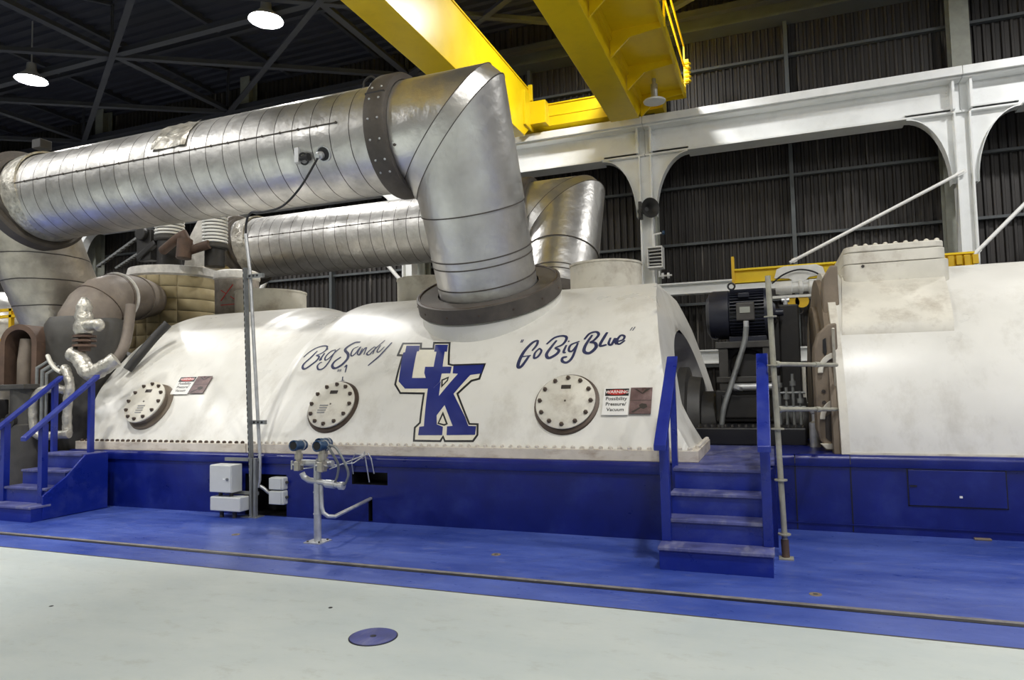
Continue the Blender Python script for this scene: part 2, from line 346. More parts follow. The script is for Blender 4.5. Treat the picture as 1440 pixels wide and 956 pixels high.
# wall framing: girts, posts, building columns
BAY = 7.2; CX = [-2.95 + BAY * k for k in range(-4, 3)]
for z in (1.9, 3.6, 5.27, 6.86, 8.6, 10.1):
    mb = MB(); mb.box(X0, X1, Y1 - .2, Y1 - .06, z - .035, z + .035); struct(mb.build('wall_girt', M['girt']))
mb = MB(); mb.box(X0, X1, 18.75, 19.2, 11.05, 11.5); mb.box(X0, X1, 18.6, 19.24, 10.98, 11.05); mb.box(X0, X1, 18.6, 19.24, 11.5, 11.56); struct(mb.build('eave_beam', M['girt']))
for cx in CX:
    mb = MB(); mb.box(cx + 3.56, cx + 3.66, 19.0, 19.2, 0, 11.0); struct(mb.build('wall_post', M['girt']))
    for xo, za, zb in ((-.05, 0, 8.3), (.26, 8.3, ZC)):
        xa = cx + xo; mb = MB(); mb.box(xa - .2, xa + .2, 18.68, 18.72, za, zb); mb.box(xa - .2, xa + .2, 19.06, 19.1, za, zb); mb.box(xa - .02, xa + .02, 18.72, 19.06, za, zb)
        struct(mb.build('column', M['grey_green']))
    # white runway column, an I section with its knee brackets
    mb = MB(); mb.box(cx - .17, cx - .13, 17.82, 18.18, 0, 7.5); mb.box(cx + .13, cx + .17, 17.82, 18.18, 0, 7.5); mb.box(cx - .13, cx + .13, 17.94, 17.97, 0, 7.5)
    col = struct(mb.build('column', M['white'], None, (cx, 18, 0), bevel=.008))
    for s in (-1, 1):
        pts = [(cx + s * .17, 7.62), (cx + s * 1.12, 7.62), (cx + s * 1.12, 7.50)]
        for i in range(1, 13):
            t = PI / 2 * i / 12; pts.append((cx + s * (1.12 - .86 * sin(t)), 7.50 - 1.6 * (1 - cos(t))))
        pts.append((cx + s * .17, 5.9))
        mb = MB(); mb.prism([(a, 17.985, b) for a, b in pts], (0, .03, 0))
        mb.grid([[(a, yy, b) for a, b in pts[2:-1]] for yy in (17.85, 18.15)]); mb.grid([[(a + s * .0, yy, b - .03) for a, b in pts[2:-1]] for yy in (17.85, 18.15)])
        mb.grid([[(a, 17.85, b - q) for a, b in pts[2:-1]] for q in (0, .03)])
        mb.box(min(cx + s * .17, cx + s * 1.12), max(cx + s * .17, cx + s * 1.12), 17.93, 18.0, 7.62, 7.66)
        mb.build('knee_bracket', M['white'], col)
# crane runway: one plate girder per bay
gproto = None
for i, cx in enumerate(CX[:-1]):
    a, b = cx + .004, cx + BAY - .004
    g = thing('runway_girder', 'x', 'girder', (cx + BAY / 2, 18, 7.5), 'white plate girders of the crane runway')
    mb = MB(); mb.box(a, b, 17.985, 18.015, 7.55, 8.25); mb.build('web', M['white'], g)
    mb = MB(); mb.box(a, b, 17.58, 18.42, 8.27, 8.47); mb.box(a, b, 17.66, 18.34, 8.22, 8.27); mb.build('top_flange', M['white'], g, bevel=.012)
    mb = MB(); mb.box(a + 1.12, b - 1.12, 17.7, 18.3, 7.45, 7.5); mb.box(a, b, 17.86, 18.14, 7.5, 7.55); mb.build('bottom_flange', M['white'], g, bevel=.008)
    for xx in (a + .17, b - .17):
        mb = MB(); mb.box(xx - .025, xx + .025, 17.72, 18.28, 7.55, 8.22)
        for k in range(8): mb.mat(0).lathe((xx + (.07 if xx < cx + 3 else -.07), 17.985, 7.65 + k * .075), (0, -1, 0), [(0, .018), (.014, .014), (.018, 0)], 8)
        mb.build('end_stiffener', M['white'], g)
    mb = MB(); mb.box(a, b, 17.96, 18.04, 8.47, 8.55); mb.build('crane_rail', M['girt'], g)
    g['label'] = ['white plate girder of the crane runway at the far left end of the hall wall', 'white plate girder of the crane runway seen left of the two insulated pipes', 'white plate girder behind the front elbow, left end of the visible runway',
                  'white plate girder under the end of the yellow crane, left of the loudspeaker column', 'long white plate girder with both knee brackets, right of the loudspeaker column', 'white plate girder cut off by the right edge of the photo'][i]
# diagonal rods from the runway columns
def rod(name, p0, p1, r, m, label, cat, group=None):
    mb = MB(); mb.cyl(p0, p1, r, n=12)
    d = (Vector(p1) - Vector(p0)).normalized()
    for p, q in ((p0, .16), (p1, -.16)): mb.obox(Vector(p) - d * .06, Vector(p) + d * q, .10, .05, (0, 1, 0))
    return tag(mb.build(name, m, None, Vector(p0), smooth=40), label, cat, group)
rod('tie_rod', (4.2, 17.84, 6.12), (.47, 17.2, 4.25), .04, M['white2'], 'white slanting tie rod from right column down to the hoist beam', 'rod')
rod('tie_rod', (7.45, 17.9, 7.47), (4.18, 17.3, 4.13), .045, M['white2'], 'white slanting rod at right edge behind the generator', 'rod')
rod('diagonal_brace', (-14.7, 17.6, 5.75), (-15.5, 17.6, 4.6), .08, M['white2'], 'white slanting brace behind the left casing, rising to the right', 'brace')
rod('diagonal_brace', (-11.2, 17.6, 5.75), (-10.0, 17.6, 4.4), .06, M['white2'], 'white slanting brace under the rear pipe, falling to the right', 'brace')

# roof bracing in one plane, ties up to the deck
struct(thing('roof_bracing', 'x', 'x', (-12, 14, 11))); rb = bpy.data.objects['roof_bracing']; del rb['label']; del rb['category']
def bar(p0, p1, w=.16, h=.14, name='brace'):
    mb = MB(); mb.obox(p0, p1, w, .03); mb.obox(Vector(p0) + Vector((0, 0, h / 2)), Vector(p1) + Vector((0, 0, h / 2)), .03, h)
    mb.build(name, M['truss'], rb)
dx, dy = 3.5, 2.2
nx = [-17.1 + dx * k for k in range(-5, 9)]
for yy in (4.7, 9.1, 13.5, 17.9): bar((X0, yy, 11), (X1, yy, 11), .2, .2, 'chord')
for k in range(-4, 8, 2): bar((-17.1 + dx * k, 2, 11.05), (-17.1 + dx * k, 19.1, 11.05), .2, .16, 'chord')
for k in range(-4, 8, 2):
    for j, yy in enumerate((4.7, 9.1, 13.5)):
        xa, xb = -17.1 + dx * k, -17.1 + dx * (k + 2)
        bar((xa, yy, 10.97), (xb, yy + 4.4, 10.97)); bar((xa, yy + 4.4, 10.95), (xb, yy, 10.95))
for k in range(-4, 8, 2):
    xa = -17.1 + dx * k
    for yy in (4.7, 9.1, 13.5, 17.9):
        bar((xa, yy, 11), (xa, yy, ZC), .1, .1, 'hanger')
        if yy < 17: bar((xa, yy, 11.1), (xa, yy + 4.4, ZC - .1), .1, .1, 'hanger')
for yy in (6.9, 11.3, 15.7): bar((X0, yy, 12.25), (X1, yy, 12.25), .14, .22, 'purlin')
for k in range(-4, 8): bar((-18.8 + dx * k, 2, 12.4), (-18.8 + dx * k, 19, 12.4), .12, .2, 'purlin')
# high-bay lamps
LG = 'round high-bay lamps hanging from the roof'
def lamp(x, y, z=10.75):
    t = thing('high_bay_lamp', 'round high-bay roof lamp out of view over the hall', 'lamp', (x, y, z), LG)
    mb = MB(); mb.lathe((x, y, z), (0, 0, 1), [(.0, .42), (.04, .40), (.22, .2), (.3, .14), (.5, .12), (.52, 0)], 28); mb.build('housing', M['lampbody'], t, smooth=35)
    mb = MB(); mb.lathe((x, y, z + .015), (0, 0, -1), [(0, .36), (.01, .33), (.03, .2), (.035, 0)], 28); mb.build('lens', M['lens'], t, smooth=60)
    mb = MB(); mb.cyl((x, y, z + .5), (x, y, ZC), .02, n=8); mb.build('hanger_rod', M['lampbody'], t)
    return t
L0 = lamp(-20.05, 13.25); L0['label'] = 'lit high-bay roof lamp at far left edge under the dark roof'
for i, (x, y) in enumerate([(-11.5, 13.3), (-2.95, 14.6), (7.2, 13.3), (-28, 13.3)] + [(x, y) for y in (2.6,) for x in (-24, -15.5, -7, 1.5, 9.5)] + [(x, -5) for x in (-15, -7, 1.5, 9)]):
    c = copy_tree(L0); c.location = (x, y, 10.75); c['label'] = 'round high-bay roof lamp out of view over the hall'
    if i == 0: c['label'] = 'lit high-bay roof lamp above the long front pipe'

# ------------------------------------------------------------------ bridge crane
cr = thing('bridge_crane', 'yellow overhead bridge crane spanning the hall on white runway girders', 'crane', (-4.8, 17.9, 8.55))
def girder(x0, x1, name):
    mb = MB(); ye = 16.95; yb = Y0 + 1
    mb.prism([(x1, yb, 8.2), (x1, ye, 8.2), (x1, 17.35, 8.5), (x1, 17.35, 9.62), (x1, yb, 9.62)], (x0 - x1, 0, 0))
    mb.box(x0 - .03, x1 + .03, yb, 17.35, 9.62, 9.66); mb.box(x0 - .025, x1 + .025, yb, ye, 8.185, 8.205)
    return mb.build(name, M['yellow'], cr, bevel=.01)
girder(-6.65, -6.0, 'bridge_girder'); girder(-3.6, -2.93, 'bridge_girder')
mb = MB(); mb.box(-7.3, -2.4, 17.62, 18.3, 8.62, 9.2); mb.box(-7.3, -2.4, 17.58, 18.34, 9.2, 9.24); mb.box(-7.3, -2.4, 17.6, 17.63, 8.88, 8.9); mb.build('end_truck', M['yellow'], cr, bevel=.01)
for xx in (-6.9, -2.8):
    mb = MB(); mb.cyl((xx, 17.9, 8.72), (xx, 18.1, 8.72), .17, n=20); mb.build('wheel', M['girt'], cr, smooth=40)
for xa in (-6.0, -3.6 - .06):
    mb = MB(); mb.box(xa, xa + .06, 16.9, 17.6, 8.5, 9.45); mb.box(xa, xa + .5 if xa < -5 else xa + .06, 17.3, 17.62, 8.62, 9.25); mb.box(xa, xa + .12, 17.33, 17.4, 9.3, 9.75); mb.build('end_plate', M['yellow'], cr, bevel=.006)
mb = MB(); mb.box(-2.93, -1.8, Y0 + 1, 17.5, 8.86, 8.89); mb.box(-1.84, -1.78, Y0 + 1, 17.5, 8.72, 8.92); mb.box(-2.93, -1.8, 17.46, 17.5, 8.72, 8.92); mb.box(-2.93, -2.86, Y0 + 1, 17.5, 8.66, 8.86)
mb.build('walkway', M['yellow'], cr)
yy = 17.2; k = 0
while yy > 2:
    mb = MB(); mb.prism([(-2.9, yy, 8.3), (-2.9, yy, 8.86), (-1.82, yy, 8.86), (-1.82, yy, 8.74), (-2.5, yy, 8.66)], (0, .05, 0)); mb.build('bracket', M['yellow'], cr)
    if k % 2 == 0: mb = MB(); mb.box(-1.795, -1.755, yy - .02, yy + .02, 8.72, 9.95); mb.build('rail_post', M['yellow'], cr)
    yy -= 1.75; k += 1
for z in (9.4, 9.95):
    mb = MB(); mb.cyl((-1.775, 2, z), (-1.775, 17.25, z), .024, n=8); mb.build('handrail', M['yellow'], cr)
mb = MB()
for q in range(5): mb.torus((-1.70, 17.15, 9.0 + q * .11), (0, 0, 1), .07, .025, 14, 6)
mb.box(-1.78, -1.66, 17.1, 17.2, 8.95, 9.55); mb.build('bumper', M['yellow'], cr)
cl = thing('crane_lamp', 'white downlight with flat round shade hanging under crane walkway', 'lamp', (-2.42, 16.35, 8.28))
mb = MB(); mb.lathe((-2.42, 16.35, 8.28), (0, 0, 1), [(0, 0), (0, .26), (.03, .27), (.05, .25), (.06, .1), (.1, .09)], 28); mb.build('shade', M['white'], cl, smooth=35)
mb = MB(); mb.cyl((-2.42, 16.35, 8.36), (-2.42, 16.35, 8.72), .085, n=18); mb.build('stem', M['galv'], cl, smooth=40)
mb = MB(); mb.cyl((-2.42, 16.35, 8.72), (-2.42, 16.35, 8.86), .05, n=14); mb.build('junction', M['galv'], cl, smooth=40)

# horn loudspeaker, heater box on the middle column
hs = thing('horn_loudspeaker', 'dark horn loudspeaker mounted on white column', 'loudspeaker', (-2.95, 17.7, 5.95))
hx, hy, hz = -2.95, 17.6, 5.98
mb = MB(); mb.lathe((hx, hy, hz), (.62, -.75, -.05), [(-.22, 0), (-.22, .09), (-.02, .09), (-.02, .05), (.12, .08), (.24, .15), (.30, .26), (.29, .26), (.2, .14), (.1, .06), (.1, 0)], 26); mb.build('horn', M['horn'], hs, smooth=35)
mb = MB(); mb.box(-3.12, -3.04, 17.6, 17.85, 5.78, 6.22); mb.box(-3.1, -2.95, 17.66, 17.72, 5.95, 6.0); mb.build('mount', M['horn'], hs, bevel=.008)
vb = thing('louvred_box', 'white louvred heater box hanging on middle column', 'box', (-2.68, 17.5, 4.4))
mb = MB(); mb.box(-2.88, -2.86, 17.3, 17.7, 4.4, 4.95); mb.box(-2.52, -2.5, 17.3, 17.7, 4.4, 4.95); mb.box(-2.86, -2.52, 17.3, 17.7, 4.4, 4.44); mb.box(-2.86, -2.52, 17.3, 17.7, 4.91, 4.95); mb.box(-2.86, -2.52, 17.66, 17.7, 4.44, 4.91); mb.build('casing', M['white2'], vb)
for q in range(5):
    mb = MB(); mb.obox((-2.86, 17.34, 4.5 + q * .085), (-2.52, 17.34, 4.49 + q * .09), .035, .012, (0, .5, .8)); mb.build('louvre', M['white2'], vb)
mb = MB(); mb.box(-2.86, -2.52, 17.5, 17.52, 4.44, 4.91); mb.build('core', M['black'], vb)
pv = thing('valve_pipework', 'small white pipe with blue valve handle above louvred box', 'pipe', (-2.7, 17.5, 4.95))
mb = MB(); mb.tube([(-2.72, 17.5, 4.96), (-2.72, 17.5, 5.28), (-2.52, 17.45, 5.3)], .025, 10); mb.build('pipe', M['white2'], pv, smooth=40)
mb = MB(); mb.lathe((-2.5, 17.45, 5.3), (1, 0, 0), [(0, 0), (0, .05), (.03, .06), (.06, .05), (.06, 0)], 14); mb.build('valve_handle', M['tx_blue'], pv)
pv2 = thing('valve_pipework', 'small white flanged valve below louvred box on middle column', 'pipe', (-2.5, 17.5, 4.1))
mb = MB(); mb.tube([(-2.62, 17.5, 4.4), (-2.62, 17.5, 4.2), (-2.3, 17.45, 4.2)], .025, 10); mb.build('pipe', M['white2'], pv2, smooth=40)
for q in (-.5, -.36): 
    mb = MB(); mb.lathe((-2.05 + q, 17.46, 4.2), (1, 0, 0), [(0, 0), (0, .075), (.05, .075), (.05, 0)], 14); mb.build('flange', M['white2'], pv2)
# white beams behind the machines
for a, b, z0, z1, lab in ((-2.7, 3.9, 3.7, 4.0, 'white horizontal steel beam behind the black motor, below the hoist'), (-1.9, 3.6, 1.93, 2.28, 'lower white horizontal beam seen either side of the motor stand')):
    mb = MB(); mb.box(a, b, 17.5, 17.8, z1 - .04, z1); mb.box(a, b, 17.5, 17.8, z0, z0 + .04); mb.box(a, b, 17.63, 17.66, z0 + .04, z1 - .04); tag(mb.build('steel_beam', M['white'], bevel=.006), lab, 'beam')

# monorail and electric hoist
mono = thing('monorail_beam', 'yellow monorail beam carrying the electric hoist behind the motor', 'beam', (1.5, 16, 3.7))
mb = MB(); mb.box(-.74, 3.85, 15.9, 16.1, 3.96, 4.0); mb.box(-.74, 3.85, 15.9, 16.1, 3.68, 3.72); mb.box(-.74, 3.85, 15.99, 16.01, 3.72, 3.96); mb.build('beam', M['yellow'], mono)
mb = MB(); mb.box(-.78, -.72, 15.88, 16.12, 3.66, 4.28); mb.build('end_stop', M['yellow2'], mono, bevel=.006)
for q in range(6):
    mb = MB(); mb.box(3.1 + q * .14, 3.2 + q * .14, 15.84, 15.92, 3.7 + .04 * (q % 2), 3.93); mb.build('end_clamp', M['yellow2'], mono, bevel=.006)
hoist = thing('electric_hoist', 'white electric chain hoist with trolley hanging under yellow beam', 'hoist', (.65, 16, 3.3))
pts = [(.1, 15.86, 3.72), (.16, 15.86, 3.92), (.3, 15.86, 3.97), (.95, 15.86, 3.97), (1.08, 15.86, 3.9), (1.12, 15.86, 3.75), (.8, 15.86, 3.70), (.7, 15.86, 3.62), (.5, 15.86, 3.62), (.4, 15.86, 3.70)]
mb = MB(); mb.prism(pts, (0, .03, 0)); mb.build('trolley_plate', M['hoistwhite'], hoist, bevel=.008)
mb = MB(); mb.lathe((.12, 15.9, 3.5), (1, 0, 0), [(0, 0), (0, .12), (.12, .15), (.32, .15), (.34, .12), (.46, .12), (.48, .15), (.54, .15), (.56, .1), (.66, .1), (.68, .16), (1.02, .16), (1.05, .12), (1.05, 0)], 24); mb.build('motor', M['hoistwhite'], hoist, smooth=35)
mb = MB(); mb.box(.05, 1.0, 15.8, 15.95, 3.27, 3.33); mb.build('tray', M['hoistwhite'], hoist, bevel=.006)
mb = MB(); mb.tube(smoothpts([(.05, 15.75, 3.6), (.3, 15.75, 3.78), (.62, 15.75, 3.86), (.95, 15.75, 3.76), (1.15, 15.75, 3.5)]), .018, 8); mb.build('cable', M['black'], hoist, smooth=60)
mb = MB(); mb.box(1.08, 1.22, 15.8, 15.95, 3.3, 3.6); mb.build('end_cap', M['black'], hoist, bevel=.01)
MB.XF = lambda p: Vector(p) + Vector((-.16, 0, .05))
hb = thing('hoist_hook_block', 'small yellow hook block hanging below white hoist', 'hook', (.72, 15.9, 3.0))
mb = MB(); mb.lathe((.62, 15.83, 3.12), (0, 1, 0), [(0, 0), (0, .13), (.12, .13), (.12, 0)], 20); mb.lathe((.8, 15.83, 3.14), (0, 1, 0), [(0, 0), (0, .14), (.12, .14), (.12, 0)], 20); mb.build('block', M['yellow2'], hb, smooth=35)
mb = MB(); mb.tube(smoothpts([(.7, 15.9, 3.0), (.7, 15.9, 2.92), (.76, 15.9, 2.87), (.82, 15.9, 2.93)]), .02, 8); mb.build('hook', M['dark'], hb, smooth=50)
mb = MB(); mb.cyl((.68, 15.9, 3.2), (.68, 15.9, 3.3), .015, n=8); mb.build('chain', M['dark'], hb)
MB.XF = None

# ================================================================== PLINTHS AND STAIRS
def panel(mb, x0, x1, z0, z1, y, holes, depth, mi=0, mdark=1):
    """upright sheet facing -Y with rectangular openings that lead into shallow recesses"""
    xs = sorted({x0, x1, *[h[0] for h in holes], *[h[1] for h in holes]}); zs = sorted({z0, z1, *[h[2] for h in holes], *[h[3] for h in holes]})
    mb.mat(mi)
    for a, b in zip(xs, xs[1:]):
        for c, d in zip(zs, zs[1:]):
            mx, mz = (a + b) / 2, (c + d) / 2
            if any(h[0] < mx < h[1] and h[2] < mz < h[3] for h in holes): continue
            mb.add([(a, y, c), (b, y, c), (b, y, d), (a, y, d)], [(0, 1, 2, 3)])
    mb.mat(mdark)
    for a, b, c, d in holes:
        Y = y + depth
        mb.add([(a, y, c), (b, y, c), (b, y, d), (a, y, d), (a, Y, c), (b, Y, c), (b, Y, d), (a, Y, d)], [(4, 5, 6, 7), (0, 1, 5, 4), (1, 2, 6, 5), (2, 3, 7, 6), (3, 0, 4, 7)])
    mb.mat(mi)
    return mb
def plinth(name, label, x0, x1, y0, y1, zt, holes, loc, gaps=()):
    p = thing(name, label, 'plinth', loc)
    mb = MB(); panel(mb, x0, x1, 0, zt - .09, y0, holes, .35)
    mb.add([(x0, y0, 0), (x0, y1, 0), (x0, y1, zt), (x0, y0, zt)], [(0, 1, 2, 3)]); mb.add([(x1, y0, 0), (x1, y1, 0), (x1, y1, zt), (x1, y0, zt)], [(0, 1, 2, 3)])
    mb.add([(x0, y0, zt), (x1, y0, zt), (x1, y1, zt), (x0, y1, zt)], [(0, 1, 2, 3)])
    mb.build('skirt', [M['blue'], M['black']], p)
    prof = [(y0 + .004, zt - .12), (y0 - .02, zt - .115)] + [(y0 + .02 - .05 * cos(t), zt - .05 + .055 * sin(t)) for t in [PI / 2 * q / 6 for q in range(7)]] + [(y0 + .06, zt + .004)]
    xs = [x0] + [g for g in gaps] + [x1]
    for a, b in zip(xs, xs[1:]):
        mb = MB(); mb.grid([[(xx, yy, zz) for yy, zz in prof] for xx in (a + .004, b - .004)]); mb.build('rounded_edge', M['blue'], p, smooth=50)
    return p
pl = plinth('machine_plinth', 'long blue painted plinth under the white turbine casings', -9.45, -.02, 6.9, 13.3, .76,
            [(-6.285, -5.646, .004, .51), (-4.70, -4.214, .43, .575), (-4.475, -4.42, .01, .29)], (-4.7, 6.9, 0), gaps=(-1.05,))
gp = plinth('machine_plinth', 'blue plinth with hatch under the cream generator', -.02, 4.6, 7.75, 12.6, .775, [], (2.2, 7.75, 0), gaps=(.17, .69, 2.9))
for xx in (.17, .69, 2.9):
    mb = MB(); mb.box(xx - .006, xx + .006, 7.744, 7.752, .01, .66); mb.build('panel_seam', M['black'], gp)
mb = MB(); mb.box(1.2, 2.01, 7.735, 7.75, .30, .645); ha = mb.build('hatch', M['blue'], gp, bevel=.004)
mb = MB(); mb.box(1.19, 1.2, 7.742, 7.75, .29, .655); mb.box(2.01, 2.02, 7.742, 7.75, .29, .655); mb.box(1.19, 2.02, 7.742, 7.75, .29, .30); mb.build('hatch_gap', M['black'], gp)
mb = MB(); mb.box(1.21, 1.27, 7.725, 7.736, .482, .496); mb.build('hatch_latch', M['black'], ha)
mb = MB(); mb.box(1.625, 1.65, 7.731, 7.736, .385, .405); mb.build('sticker', M['sign_white'], ha)
mb = MB(); mb.box(.0, 4.6, 7.738, 7.75, .075, .085); mb.build('kick_strip', M['blue'], gp)
mb = MB(); mb.box(1.72, 1.86, 7.69, 7.74, 0, .02); tag(mb.build('stone_chip', M['tan'], bevel=.006), 'small pale scrap lying against foot of generator plinth', 'debris')
# landing at the head of the right stair
mb = MB(); mb.box(-1.04, -.03, 6.86, 10.6, .7605, .7645); mb.build('landing_plate', M['blue_tread'], pl)

def stair(label, x0, x1, loc, inset=0, stringer=False):
    s = thing('staircase', label, 'stairs', loc); ys = [5.85, 6.085, 6.315, 6.54]; rise = .19
    for k in range(4):
        a, b = (x0, x1) if k == 0 else (x0 + .055, x1 - .055)
        mb = MB(); mb.box(a + .012, b - .012, ys[k] + .012, 6.885, rise * k + .001, rise * (k + 1) - .03); mb.build('riser_box', M['blue_stair'], s)
        mb = MB(); mb.box(a, b, ys[k] - .006, (ys[k + 1] + .02 if k < 3 else 6.885), rise * (k + 1) - .03, rise * (k + 1)); mb.build('tread', M['blue_tread'], s, bevel=.006)
    for sx in (0, 1):
        xa = x0 + .005 if sx == 0 else x1 - .085 - inset
        mb = MB(); mb.box(xa, xa + .08, 6.07, 6.15, rise, 1.19); mb.build('newel_post', M['blue_stair'], s, bevel=.004)
        mb = MB(); mb.box(xa + .015, xa + .07, 6.72, 6.79, .5, 1.70); mb.build('newel_post', M['blue_stair'], s, bevel=.004)
        mb = MB(); mb.prism([(xa - .012, 5.86, .985), (xa - .012, 6.84, 1.765), (xa - .012, 6.84, 1.815), (xa - .012, 5.86, 1.035)], (.104, 0, 0)); mb.build('handrail', M['blue_stair'], s, bevel=.006)
    if stringer:
        mb = MB(); mb.prism([(x1 - .03, 6.0, .01), (x1 - .03, 6.885, .01), (x1 - .03, 6.885, .755), (x1 - .03, 6.56, .755), (x1 - .03, 6.30, .5), (x1 - .03, 6.0, .3)], (.028, 0, 0)); mb.build('stringer', M['blue_stair'], s, bevel=.004)
    return s
s1 = stair('blue steps with sloping handrails beside the generator, under the scaffold pole', -.97, -.05, (-.51, 5.85, 0))
s2 = stair('blue steps with sloping handrails at left end of the plinth', -9.47, -8.53, (-9, 5.85, 0), .13, True)
s2.location.y -= .11

# ================================================================== TURBINE CASINGS
R, ZCEN, YCEN = 3.4, -.43, 10.1
TH0 = math.asin((.88 - ZCEN) / R)
def rscale(x):
    return lerp_tab([(-9.5, R), (-7.35, R), (-7.18, R - .07), (-6.75, R - .13), (-6.3, R - .11), (-6.08, R)], x)
def shell_pt(x, th, off=0., r=None):
    r = (rscale(x) if r is None else r) + off
    # keep the foot of the section in place where the neck narrows
    k = min(1, max(0, (sin(th) * R + ZCEN - .88) / .9)); rr = R + off + (r - off - R) * k
    return (x, YCEN - rr * cos(th), ZCEN + rr * sin(th))
XE_R = [(.88, -.8), (1.1, -.93), (1.3, -1.03), (1.5, -1.07), (1.95, -1.17), (2.4, -1.27), (2.83, -1.4), (2.97, -1.52)]
XE_L = [(.88, -9.12), (1.1, -9.3), (1.33, -9.42), (1.6, -9.48), (2.97, -9.5)]
def casing_shell(xl, xr, nx, nt=72):
    rows = []
    for i in range(nt + 1):
        th = TH0 + (PI - 2 * TH0) * i / nt; z = ZCEN + R * sin(th)
        a = xl(z); b = xr(z); rows.append([shell_pt(a + (b - a) * j / nx, th) for j in range(nx + 1)])
    return rows
def end_wall(mb, xe, opening, nz=44):
    """upright end sheet following the end profile, with an arched opening round the shaft"""
    hw, za = opening; rowL, rowR, rowA = [], [], []
    for i in range(nz + 1):
        th = TH0 + (PI / 2 - TH0) * i / nz; z = ZCEN + R * sin(th); x = xe(z); yl = YCEN - R * cos(th); yr = YCEN + R * cos(th)
        w = 0 if z >= za else hw * math.sqrt(max(0, 1 - ((z - .88) / (za - .88)) ** 2)); c = 10.05
        rowL.append([(x, yl + (min(c - w, yr) - yl) * q / 6, z) for q in range(7)]); rowR.append([(x, (c + w) + (yr - c - w) * q / 6, z) for q in range(7)])
        if w > 0: rowA.append((x, c, w, z))
    mb.grid(rowL); mb.grid(rowR)
    d = Vector
    edge = [(x, c - w, z) for x, c, w, z in rowA] + [(x, c + w, z) for x, c, w, z in reversed(rowA)]
    inner = [(x - .3, c - w * .9, z) for x, c, w, z in rowA] + [(x - .3, c + w * .9, z) for x, c, w, z in reversed(rowA)]
    inner2 = [(-2.3, 10.05 + (p[1] - 10.05) * .45, .88 + (p[2] - .88) * .5) for p in inner]
    mb.grid([edge, inner, inner2]); mb.add(inner2, [tuple(range(len(inner2)))])
main = thing('turbine_casing', 'big white casing with blue lettering under the two pipe elbows', 'turbine casing', (-3.6, 7, .765))
left = thing('turbine_casing', 'white rounded casing at left with one bolted cover, behind the slotted steel post', 'turbine casing', (-8, 7, .765))
mb = MB(); mb.grid(casing_shell(lambda z: -6.3, lambda z: lerp_tab(XE_R, z), 60)); end_wall(mb, lambda z: lerp_tab(XE_R, z), (1.87, 2.27)); mb.build('shell', M['cream'], main, smooth=32)
mb = MB(); mb.grid(casing_shell(lambda z: lerp_tab(XE_L, z), lambda z: -6.3, 40)); end_wall(mb, lambda z: lerp_tab(XE_L, z), (.01, .9)); mb.build('shell', M['cream'], left, smooth=32)
for par, a, b in ((main, -6.295, -.72), (left, -9.38, -6.305)):
    mb = MB(); mb.box(a, b, 6.925, 7.12, .765, .88); mb.build('base_flange', M['flange'], par, bevel=.006)
mb = MB(); mb.box(-.98, -.72, 7.125, 8.25, .765, .88); mb.box(-1.0, -.72, 11.95, 13.2, .765, .88); mb.build('base_flange', M['flange'], main, bevel=.006)
def bolts(par, x0, x1, step, m):
    mb = MB(); mb.lathe((x0, 6.952, .88), (0, 0, 1), [(0, .024), (.022, .024), (.03, .015), (.034, 0)], 6); p = mb.build('flange_bolt', m, par)
    x = step
    while x0 + x < x1: dup_part(p, (x, 0, 0)); x += step
bolts(main, -6.2, -.8, .1, M['bolt_cream']); bolts(left, -9.28, -6.36, .1, M['bolt_dark'])
mb = MB(); mb.lathe((-.75, 7.2, .88), (0, 0, 1), [(0, .024), (.022, .024), (.03, .015), (.034, 0)], 6); p = mb.build('flange_bolt', M['bolt_cream'], main)
for q in range(1, 11): dup_part(p, (0, .1 * q, 0))

def manhole(par, x, z, rad_, stand, neck_m):
    th = math.asin((z - ZCEN) / R); c = Vector(shell_pt(x, th)); n = Vector((0, -cos(th), sin(th))); u = Vector((1, 0, 0)); v = n.cross(u) * -1
    v = Vector((0, sin(th), cos(th)))
    mb = MB(); mb.lathe(c, n, [(-.12, rad_ - .03), (stand - .035, rad_ - .03), (stand - .035, rad_ - .001), (stand - .045, rad_ - .001)], 48); mb.lathe(c, n, [(-.05, rad_ + .05), (.012, rad_ + .03), (.03, rad_ - .03)], 48)
    neck = mb.build('manhole_neck', neck_m, par, smooth=35)
    mb = MB(); mb.lathe(c, n, [(stand - .033, rad_ - .006), (stand - .008, rad_), (stand, rad_ - .012), (stand + .002, 0)], 56); cov = mb.build('manhole_cover', M['cream_end'], par, smooth=35)
    b0 = None
    for k in range(12):
        t = 2 * PI * k / 12; p = c + n * (stand + .001) + (u * sin(t) + v * cos(t)) * (rad_ * .86)
        if b0 is None:
            mb = MB(); mb.lathe(p, n, [(0, .026), (.016, .026), (.024, .017), (.036, .014), (.038, 0)], 6); b0 = mb.build('bolt', M['bolt_dark'], cov); p0 = p
        else:
            q = b0.copy(); COL.objects.link(q); q.parent = cov; q.location = b0.location + (p - p0)
    def plate(du, dv, w, h, m, name):
        mb = MB(); o = c + n * (stand + .002) + u * du + v * dv
        mb.prism([o + u * (-w / 2) + v * (-h / 2), o + u * (w / 2) + v * (-h / 2), o + u * (w / 2) + v * (h / 2), o + u * (-w / 2) + v * (h / 2)], n * .006); mb.build(name, m, cov)
    plate(-.01, rad_ * .52, .11, .045, M['plate'], 'nameplate'); plate(0, 0, .018, .018, M['plate'], 'centre_mark')
    return cov, plate
manhole(main, -2.13, 1.345, .335, .06, M['bolt_dark'])
cv, plate = manhole(main, -5.17, 1.335, .325, .06, M['bolt_dark'])
for q in range(4): plate(-.09 if q < 2 else -.1, -.02 - q * .033, .12 - .01 * (q % 2), .016, M['grey_label'], 'stencil_mark')
cv, plate = manhole(left, -8.25, 1.355, .325, .14, M['tan'])
